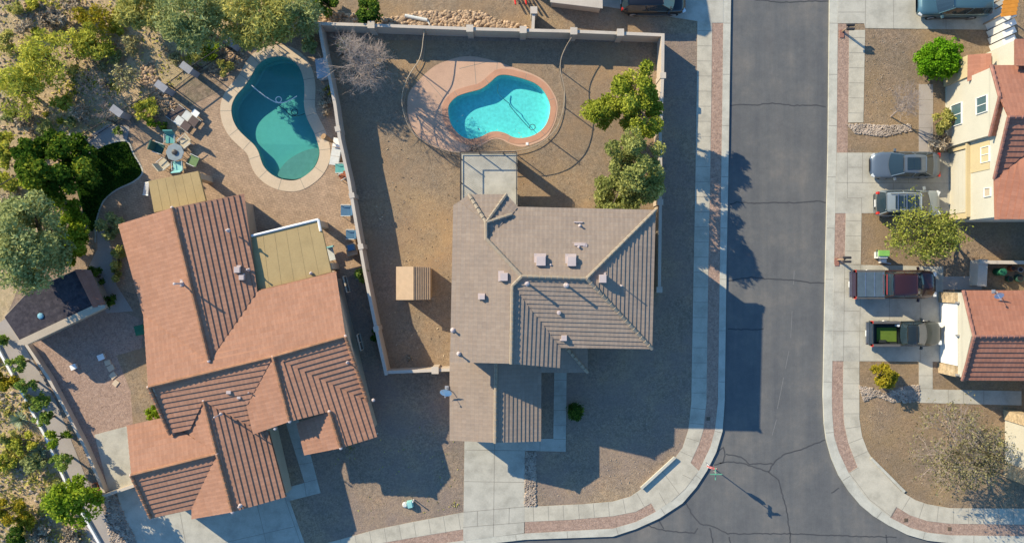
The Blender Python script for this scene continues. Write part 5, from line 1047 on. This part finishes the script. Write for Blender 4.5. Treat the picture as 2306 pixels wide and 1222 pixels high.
# ---------------- plants ----------------
def leafmesh(C, size, aspect, rs, up=0.3, dirs=None):
    "C: Nx3 centres -> verts, faces, tint"
    n = len(C); nrm = rs.normal(size=(n, 3)); nrm[:, 2] = np.abs(nrm[:, 2])+up; nrm /= np.linalg.norm(nrm, axis=1)[:, None]
    a = rs.normal(size=(n, 3)) if dirs is None else dirs+rs.normal(size=(n, 3))*0.25
    a -= nrm*(a*nrm).sum(1)[:, None]; a /= np.linalg.norm(a, axis=1)[:, None]+1e-9; b = np.cross(nrm, a)
    s = size*rs.uniform(.6, 1.35, (n, 1)); la, lb = a*s*.5*aspect, b*s*.5
    V = np.stack([C-la, C-lb+la*.1, C+la, C+lb+la*.1], 1).reshape(-1, 3); F = np.arange(4*n).reshape(-1, 4); return V, F, rs.random(n)
def leafobj(name, C, size, aspect, m, rs, parent=None, up=0.3, dirs=None, clump=None):
    V, F, T = leafmesh(C, size, aspect, rs, up, dirs)
    if clump is not None: T = np.clip(T*0.5+clump*0.5, 0, 1)
    me = bpy.data.meshes.new(name); me.vertices.add(len(V)); me.vertices.foreach_set('co', V.astype(np.float32).ravel())
    me.loops.add(len(F)*4); me.loops.foreach_set('vertex_index', F.astype(np.int32).ravel()); me.polygons.add(len(F)); me.polygons.foreach_set('loop_start', np.arange(0, len(F)*4, 4, dtype=np.int32))
    me.update(calc_edges=True); at = me.attributes.new('tint', 'FLOAT', 'FACE'); at.data.foreach_set('value', T.astype(np.float32)); me.materials.append(m)
    return link(name, me, parent)
def plant(name, label, cat, px, py, h, rx, ry, m, n, leaf=.14, aspect=1.6, clumps=26, rz=None, zc=None, bark='bark', spread=.30, seed=0, trunk=True, limbs=6, up=.3, crownname='crown', group=None, zlo=None, lobes=()):
    """crown centre seen at (px, py); rx, ry in metres, h = top height"""
    rs = np.random.RandomState(seed+int(px)*7+int(py)); rz = rz or h*.42; zc = zc or max(rz*.9, h-rz); c = P(px, py, zc); t = thing(name, label, cat, (c.x, c.y, 0), group)
    u = rs.normal(size=(clumps, 3)); u /= np.linalg.norm(u, axis=1)[:, None]; rad = rs.uniform(.35, .86, (clumps, 1))**.7; K = u*rad*np.array([rx, ry, rz])
    for j, (lx, ly, lz, ls) in enumerate(lobes): q_ = np.arange(clumps) % (len(lobes)+1) == j; K[q_] = K[q_]*ls+np.array([lx, ly, lz])
    K[:, 2] = np.maximum(K[:, 2], -zc+.12)
    w_ = rs.uniform(.5, 1.4, clumps); w_ /= w_.sum(); idx = rs.choice(clumps, n, p=w_); cr_ = rs.uniform(.6, 1.25, clumps)*spread*(rx+ry)/2
    d = rs.normal(size=(n, 3)); d /= np.linalg.norm(d, axis=1)[:, None]; d[:, 2] *= .75
    C = K[idx]+d*(rs.uniform(.25, 1, (n, 1))**.5)*cr_[idx][:, None]+rs.normal(size=(n, 3))*.05; C[:, 2] = np.maximum(C[:, 2], -zc+.05); C += np.array([c.x, c.y, zc]); ct = rs.random(clumps)
    mats = m if isinstance(m, (list, tuple)) else [m]
    leafobj(crownname, C, leaf, aspect, L[mats[0]], rs, t, up, None, ct[idx])
    mb = MB(); base = Vector((c.x, c.y, 0)); tr = max(.03, .035*h); fork = Vector((c.x, c.y, max(.1, zc-rz*.75)))
    if trunk: mb.tube(base, fork, tr, tr*.8, 7)
    for k in range(limbs):
        e = K[k % clumps]*.9; e = Vector((c.x+e[0], c.y+e[1], zc+e[2])); mid = fork.lerp(e, .5)+Vector((0, 0, .1*h*.3)); mb.tube(fork, mid, tr*.6, tr*.35, 5); mb.tube(mid, e, tr*.35, tr*.1, 4)
    mb.build('trunk', M[bark], t); return t
def bare(name, label, cat, px, py, base, h, r, m, seed, depth=5, thick=.09, zc=None, leaves=0, lm='dry', ry=None, kids=4, lsize=.1):
    "branching tree without leaves; base = photo pixel of the trunk foot, crown centre seen at (px, py)"
    rr = random.Random(seed); b = Vector((*G(*base), 0)); c = P(px, py, zc or h*.62); t = thing(name, label, cat, b); mt, mb = MB(), MB(); tips = []; ry = ry or r
    f = b.lerp(c, .35); f.z = h*.28; mt.tube(b, f, thick, thick*.75, 7)
    def inside(q): return ((q.x-c.x)/r)**2+((q.y-c.y)/ry)**2 < 1
    def grow(p, d, l, w_, k):
        q = p+d*l; mid = p.lerp(q, .5)+Vector((rr.uniform(-1, 1), rr.uniform(-1, 1), rr.uniform(-1, 1)))*l*.07
        mb.tube(p, mid, w_, w_*.8, 4 if k < 3 else 3, False); mb.tube(mid, q, w_*.8, w_*.6, 4 if k < 3 else 3, False); tips.append(q)
        if k >= depth: return
        for i in range(kids if k < 3 else kids-1):
            e = (d+Vector((rr.gauss(0, .55), rr.gauss(0, .55), rr.gauss(0, .3)+.08))).normalized(); s = p.lerp(q, rr.uniform(.45, 1))
            if inside(s+e*l*.5) or rr.random() < .25: grow(s, e, l*rr.uniform(.6, .85), max(.006, w_*.55), k+1)
    for i in range(6):
        a = i*math.pi/3+rr.uniform(-.4, .4); tgt = Vector((c.x+math.cos(a)*r*.6, c.y+math.sin(a)*ry*.6, h*rr.uniform(.7, .95))); d = tgt-f; grow(f, d.normalized(), d.length*.5, thick*.55, 1)
    mt.build('trunk', M[m], t); mb.build('branches', M[m], t)
    if leaves:
        rs = np.random.RandomState(seed); T = np.array([tuple(q) for q in tips]); C = T[rs.choice(len(T), leaves)]+rs.normal(size=(leaves, 3))*.13; C[:, 2] = np.maximum(C[:, 2], .1); leafobj('crown', C, lsize, 1.8, L[lm], rs, t)
    return t
def spiky(label, px, py, r, m='grey', n=110):
    rs = np.random.RandomState(int(px)); c = Vector((*G(px, py), 0)); t = thing('agave', label, 'agave', c); mb = MB()
    for k in range(n):
        a = rs.uniform(0, 6.283); el = rs.uniform(.12, 1.3); l = r*rs.uniform(.8, 1.1); d = Vector((math.cos(a)*math.cos(el), math.sin(a)*math.cos(el), math.sin(el))); s = Vector((-math.sin(a), math.cos(a), 0))*.022; p = c+Vector((0, 0, .25)); q = p+d*l
        mb.add([p-s, p+s, p.lerp(q, .6)+s*.9, q, p.lerp(q, .6)-s*.9], [(0, 1, 2, 3, 4)])
    mb.build('leaves', M['agaveleaf'], t); MB().lathe(c, [(.12, 0), (.14, .2), (.05, .35)], 8).build('stem', M['bark'], t)
M['agaveleaf'] = plain('pale agave leaf', (0.32, 0.38, 0.24), 0.6)
# trees of the tan house yard
plant('tree', 'yellow-green tree in the top right corner of the tan house yard', 'tree', 1428, 205, 5.9, 1.95, 1.95, 'yard', 21000, .115, 1.5, 60, 1.9, 3.9, lobes=[(-1.95, -.95, -1.0, .62), (.5, -1.6, -.5, .75)], spread=.27)
plant('tree', 'leafy tree halfway down the street wall above the tan roof', 'tree', 1430, 366, 6.3, 2.05, 2.15, 'yard2', 23000, .11, 1.5, 66, 2.1, 4.1, lobes=[(-1.0, -2.0, -1.1, .75), (.3, -1.0, 0, .8)], spread=.27)
plant('shrub', 'small yellowish shrub at the foot of the lower yard tree', 'shrub', 1396, 452, 2.4, 1.4, .6, 'lime', 2600, .10, 1.5, 14)
bare('bare_tree', 'bare pinkish grey tree in the corner of the two walls', 'tree', 803, 140, (846,172), 5.3, 2.1, 'palebark', 3, 6, .10, 3.9, 0, kids=4)
plant('shrub', 'dark rounded shrub beside the front path of the tan house', 'shrub', 1295, 928, 1.0, .62, .62, 'dark', 3000, .07, 1.5, 60)
plant('shrub', 'small shrub at the top of the divider wall under the bare tree', 'shrub', 772, 100, 1.0, .6, .45, 'olive', 500, .1, 1.5, 8)
# east side
plant('tree', 'dense bright green ball tree near the upper right house', 'tree', 2116, 132, 3.0, 1.62, 1.42, 'bright', 15000, .10, 1.4, 130, 1.4, 1.6, spread=.22)
bare('bare_tree', 'small bare grey tree beside the shaded front path', 'tree', 2042, 228, (2006,263), 3.4, 1.25, 'palebark', 11, 5, .055, 2.4)
plant('shrub', 'brownish green shrub under the lower window of the cream house', 'shrub', 2123, 274, 1.7, .55, 1.0, 'olive', 1500, .10, 2, 12)
plant('shrub', 'wispy dry shrub below the brownish shrub at the cream house corner', 'shrub', 2120, 322, 1.2, .8, .5, 'dry', 500, .12, 5, 8)
bare('tree', 'drooping yellow-green tree over the pearl silver wagon', 'tree', 2072, 530, (2150,512), 3.8, 2.4, 'bark', 5, 5, .10, 2.9, 7500, 'droop', 1.6, 4, .085)
plant('shrub', 'golden-green rounded bush above the cobbles by the lower right driveway', 'shrub', 1988, 845, 1.9, 1.08, .92, 'gold', 4200, .10, 1.6, 22)
bare('tree', 'large thin dusty olive tree on the south east corner lot', 'tree', 2150, 1005, (2205,1035), 4.4, 3.0, 'palebark', 8, 6, .11, 3.1, 6500, 'dusty', 2.7, 4, .085)
plant('shrub', 'little dark shrub by the corner of the lower right house', 'shrub', 2248, 995, .8, .3, .4, 'olive', 260, .09, 2, 5)
# left yard
plant('shrub', 'reddish and green planting along the divider wall beside the teal pool', 'shrub', 734, 228, .8, .42, 1.35, 'dry', 1500, .12, 1.6, 14)
plant('shrub', 'orange flowered clump in the bed beside the teal pool', 'shrub', 740, 205, .9, .3, .4, 'gold', 350, .10, 1.4, 6)
plant('shrub', 'green climbing shrub on the divider wall beside the large patio cover', 'shrub', 815, 618, 1.7, .5, .55, 'mid', 900, .11, 1.5, 9)
plant('shrub', 'low shrub in the shaded alley at the divider wall', 'shrub', 841, 752, .9, .25, .5, 'dark', 350, .1, 1.5, 6)
plant('shrub', 'grey-green round shrub at the left roof corner of the terracotta house', 'shrub', 249, 514, 2.0, .95, 1.0, 'grey', 2600, .10, 1.6, 16)
plant('shrub', 'olive shrub under the left eave of the terracotta house', 'shrub', 262, 590, 1.2, .5, 1.3, 'olive', 1300, .11, 1.6, 12)
plant('shrub', 'small clipped dark shrub at the corner of the outbuilding', 'shrub', 246, 674, 1.0, .55, .5, 'dark', 1200, .08, 1.5, 10)
plant('shrub', 'dark shrub between the outbuilding and the side path', 'shrub', 215, 622, 1.2, .7, .7, 'dark', 1100, .1, 1.5, 10)
plant('shrub', 'bright lime tuft beside the garage roof corner', 'shrub', 341, 927, 1.0, .62, .55, 'lime', 1000, .10, 1.8, 9)
plant('shrub', 'lime clump in the fence bed near the garden path', 'shrub', 345, 272, .8, .55, .4, 'lime', 600, .09, 1.6, 7)
plant('shrub', 'dark brown thicket in the stony bed between the fence pillars', 'shrub', 503, 152, .9, .6, .55, 'olive', 700, .1, 2, 8)
plant('shrub', 'tiny dark green shrub on the garden path', 'shrub', 265, 295, .7, .3, .3, 'mid', 300, .08, 1.5, 5)
plant('shrub', 'dark shrub at the fence end below the first pillar shadow', 'shrub', 372, 285, .6, .35, .35, 'dark', 300, .09, 1.5, 5)
plant('shrub', 'spreading bluish shrub by the wall behind the teal pool', 'shrub', 700, 105, 1.2, .55, .6, 'grey', 800, .12, 2.5, 8)
# desert trees
plant('tree', 'dark green and yellow citrus tree left of the lawn', 'tree', 125, 370, 4.2, 2.9, 2.65, 'citrus', 17000, .16, 1.5, 70, 2.0, 2.7, spread=.2)
plant('shrub', 'sunlit lime hedge between the lawn and the grey-green tree', 'shrub', 165, 515, 2.2, 1.15, 1.95, 'lime', 5200, .13, 1.7, 26)
plant('shrub', 'lime bush at the foot of the hedge above the outbuilding', 'shrub', 160, 570, 1.9, .9, .75, 'lime', 2200, .12, 1.7, 12)
plant('tree', 'large grey-green tree at the left edge above the outbuilding', 'tree', 62, 545, 7.2, 2.65, 3.4, 'grey', 20000, .12, 1.8, 80, 2.4, 4.7, spread=.24)
plant('tree', 'feathery yellow-green tree on the desert slope at the left', 'tree', 100, 128, 3.2, 2.0, 1.9, 'yolive', 2920, .085, 3.5, 30, 1.2, 2.0, spread=.38)
plant('tree', 'bright lime topped tree at the left edge', 'tree', 38, 205, 3.8, 1.5, 1.9, 'yolive', 2583, .085, 3.5, 24, 1.5, 2.4, spread=.38)
plant('tree', 'yellow palo verde near the dark thicket at the top left', 'tree', 205, 95, 1.9, 1.8, 1.4, 'yolive', 2358, .085, 3.5, 26, .8, 1.1, spread=.38)
plant('shrub', 'golden twiggy bush between the two yellow-green desert trees', 'shrub', 225, 40, 1.4, 1.9, .9, 'gold', 1111, .085, 3.5, 16, spread=.38)
plant('tree', 'olive green tree at the top edge left of the grey mesquite', 'tree', 318, 22, 3.2, 1.7, 1.4, 'olive', 4600, .09, 3.5, 34, 1.1, 2.0, spread=.38)
plant('tree', 'large grey mesquite at the top, left of the long wall', 'tree', 428, 38, 5.6, 2.3, 2.1, 'grey', 8151, .09, 3.5, 40, 1.9, 3.9, spread=.38)
plant('tree', 'mesquite overhanging the end of the long wall above the teal pool', 'tree', 575, 38, 5.4, 2.9, 1.9, 'olive', 8151, .09, 3.5, 46, 1.8, 3.8, spread=.38)
plant('tree', 'second mesquite overhanging the long wall beside the divider', 'tree', 668, 30, 4.8, 1.7, 1.5, 'grey', 3603, .09, 3.5, 26, 1.6, 3.4, spread=.38)
plant('shrub', 'dark green bush behind the long wall near the boulders', 'shrub', 835, 18, 2.4, 1.15, 1.05, 'dark', 3200, .12, 1.5, 18)
plant('shrub', 'dark green bush at the top edge above the divider wall', 'shrub', 735, 8, 2.2, 1.2, .8, 'dark', 2400, .12, 1.5, 14)
plant('shrub', 'small yellow bush right of the boulder pile at the fence', 'shrub', 475, 110, 1.2, .8, .8, 'lime', 1100, .11, 2, 10)
plant('shrub', 'yellow-green bush at the left edge above the citrus tree', 'shrub', 12, 330, 2.0, .8, 1.5, 'yolive', 2200, .12, 2, 14)
plant('shrub', 'grey-green bush between the citrus tree and the large grey tree', 'shrub', 105, 445, 2.0, 1.1, .8, 'mid', 2200, .12, 1.8, 14)
plant('shrub', 'dark burnt looking thicket near the top left corner', 'shrub', 120, 45, 1.4, 1.2, .7, 'dry', 900, .12, 4, 10)
bare('bare_shrub', 'grey leafless bush on the sandy slope beside the iron fence', 'shrub', 205, 190, (205,195), 1.8, 1.3, 'palebark', 21, 4, .04)
bare('bare_shrub', 'leafless bush at the boulder run on the desert slope', 'shrub', 285, 175, (285,178), 1.6, 1.2, 'palebark', 22, 4, .04, leaves=500, lm='sparse')
bare('bare_shrub', 'thin leafless bush above the garden path', 'shrub', 240, 250, (240,252), 1.6, 1.1, 'palebark', 23, 4, .035)
# lower left strip
LL = [(3,762,.5,1.2,'mid','small green shrub at the left edge beside the outbuilding corner'),(37,817,.72,2.5,'mid','green shrub on the public path, uppermost of the row'),(60,865,.62,2.4,'mid','green shrub on the path, second of the row from the top'),(86,903,.62,2.4,'mid','green shrub on the path, third of the row from the top'),
 (98,944,.6,2.4,'mid','green shrub on the path beside the upper agave'),(128,988,.72,2.6,'lime','yellowish green shrub on the path beside the lower agave'),(138,1040,.72,2.6,'mid','green shrub on the path just above the big lime tree'),
 (14,850,.95,1.8,'gold','golden bush at the left edge beside the path shrubs'),(20,1145,1.35,2.2,'gold','large golden bush at the lower left edge'),(58,1170,.7,1.4,'gold','smaller golden bush right of the large golden one'),
 (52,1000,.95,1.3,'yolive','pale yellowish bush between the two agaves'),(20,985,.8,1.2,'olive','olive bush at the left edge beside the pale yellowish bush'),(75,1045,.9,1.0,'grey','grey-green low bush below the lower agave'),(8,1040,.8,1.0,'yolive','yellow-olive bush at the left edge above the golden ones'),
 (62,905,.5,.7,'olive','low olive tuft above the upper agave'),(120,1100,.6,.7,'grey','grey twiggy tuft left of the big lime tree'),(35,1205,.9,1.4,'dark','dark shrub in the bottom left corner'),(150,1205,1.0,.7,'dry','dry grey brush at the bottom edge near the cobble strip'),(95,1205,.8,.8,'dry','dry brush at the bottom edge below the golden bushes')]
for x, y, r, h, m, lb in LL: plant('shrub', lb, 'shrub', x, y, h, r, r*.92, m, int(1500*r*r+350), .10, 1.7, 12)
plant('tree', 'big lime green tree at the foot of the public path', 'tree', 168, 1132, 4.0, 1.7, 1.75, 'lime', 7500, .13, 1.7, 40, 1.7, 2.5)
spiky('spiky pale agave beside the white edging, the upper of two', 52, 942, .85); spiky('spiky pale agave beside the white edging, the lower of two', 95, 1014, .75)
# ground litter and grass: nobody could count it
def scatter(name, label, poly, n, size, aspect, m, seed, zmax=.12, up=.1, cat='brush'):
    rs = np.random.RandomState(seed); pts = gp(poly); xs = [p[0] for p in pts]; ys = [p[1] for p in pts]; C = []
    ctr = rs.uniform([min(xs), min(ys)], [max(xs), max(ys)], (max(6, n//60), 2))
    while len(C) < n:
        if rs.random() < .65: ci = rs.randint(len(ctr)); q = ctr[ci]+rs.normal(size=2)*(.08+.5*((ci*.618) % 1)**2)
        else: q = np.array([rs.uniform(min(xs), max(xs)), rs.uniform(min(ys), max(ys))])
        x, y = q; c = False
        for i in range(len(pts)):
            x1, y1 = pts[i]; x2, y2 = pts[i-1]
            if (y1 > y) != (y2 > y) and x < (x2-x1)*(y-y1)/(y2-y1)+x1: c = not c
        if c: C.append((x, y, rs.uniform(.03, zmax)))
        else: n -= 1 if rs.random() < .01 else 0
    o = leafobj(name, np.array(C), size, aspect, L[m], rs, None, up); tagp(o, label, cat, None, 'stuff')
DS = [(-60,-40),(700,-40),(700,45),(585,48),(480,136),(293,250),(202,305),(130,360),(-60,470)]
scatter('dry_brush', 'dry grey and tan brush over the desert ground at the top left', DS, 3500, .09, 4, 'dry', 1, .06)
scatter('desert_scrub', 'low yellow-green scrub over the desert ground at the top left', DS, 3500, .09, 3, 'yolive', 2, .08)
scatter('desert_scrub', 'low scrub in the planted strip at the lower left', [(-60,790),(0,800),(60,910),(150,1110),(220,1240),(-60,1240)], 3500, .11, 3, 'olive', 3, .3)
scatter('grass_blades', 'dark green lawn grass in the curved bed', [(200,348),(240,328),(284,321),(298,346),(314,376),(315,392),(298,407),(260,425),(230,452),(214,495),(205,515),(188,470),(174,402)], 9000, .07, 3, 'grass', 4, .10, .2, 'grass')
scatter('leaf_litter', 'dry leaf litter along the north wall of the tan house yard', [(760,95),(900,98),(900,125),(850,215),(770,150)], 500, .07, 2, 'dry', 5, .05)

rs_ = random.Random(99)
BD = ((30,20),(70,8),(160,10),(255,130),(300,105),(170,165),(140,230),(60,262),(20,255),(395,130),(440,112),(330,245),(180,255),(100,285),(230,150),(12,95),(262,62),(60,70),(520,78),(620,10),(500,20),(15,420),(30,445),(160,275))
BK = ('top left corner','top edge left of centre','dark thicket','mesquite shade','mesquite rim','slope below the yellow palo verde','foot of the feathery tree','left edge below the lime topped tree','far left edge','sunlit clearing','clearing beside the yellow bush','boulder run','garden path gate','citrus tree crown','grey leafless bush','left edge at the feathery tree','golden twiggy bush','space between corner and thicket','first fence pillar','top edge above the divider wall','grey mesquite crown','left edge below the citrus tree','gap above the large grey tree','citrus tree top')
for k, ((x, y), kk) in enumerate(zip(BD, BK)):
    r = rs_.uniform(.35, .95); m = ('olive', 'yolive', 'dry', 'grey', 'sparse')[k % 5]; nm = {'olive': 'olive', 'yolive': 'yellowish', 'dry': 'dry tan', 'grey': 'grey-green', 'sparse': 'dusty'}[m]
    plant('desert_shrub', nm+' desert bush at the '+kk, 'shrub', x, y, r*1.4, r, r*rs_.uniform(.7, 1.1), m, int(900*r*r+250), .085, 3, 9, spread=.4, group='low bushes scattered on the desert ground')

scatter('weeds', 'tiny dry weeds and leaves over the back lawn of the tan house', [(870,140),(1300,360),(1340,460),(1020,470),(1010,800),(880,820),(860,600),(830,300)], 420, .075, 2.2, 'dry', 11, .03)
scatter('weeds', 'tiny weeds dotted over the front gravel', [(880,860),(1040,1000),(1040,1140),(800,1180),(700,1000)], 160, .07, 2, 'olive', 12, .03)
scatter('weeds', 'tiny dry weeds on the south east corner lot', [(1945,915),(2250,915),(2250,1130),(2080,1120),(1960,1000)], 220, .07, 2, 'dry', 13, .03)
rocks('pebbles', 'pale larger pebbles scattered over the front gravel of the tan house', [(1215,1020),(1540,870),(1530,1010),(1440,1090),(1215,1130)], 260, .02, .05, 'stone', 14)
rocks('pebbles', 'pale pebbles scattered over the upper right gravel', [(1950,75),(2060,90),(2060,270),(1950,275)], 160, .02, .045, 'stone', 15)
rocks('pebbles', 'pebbles scattered over the back lawn of the tan house', [(880,420),(1010,480),(1010,780),(890,600)], 160, .015, .04, 'stone', 16)
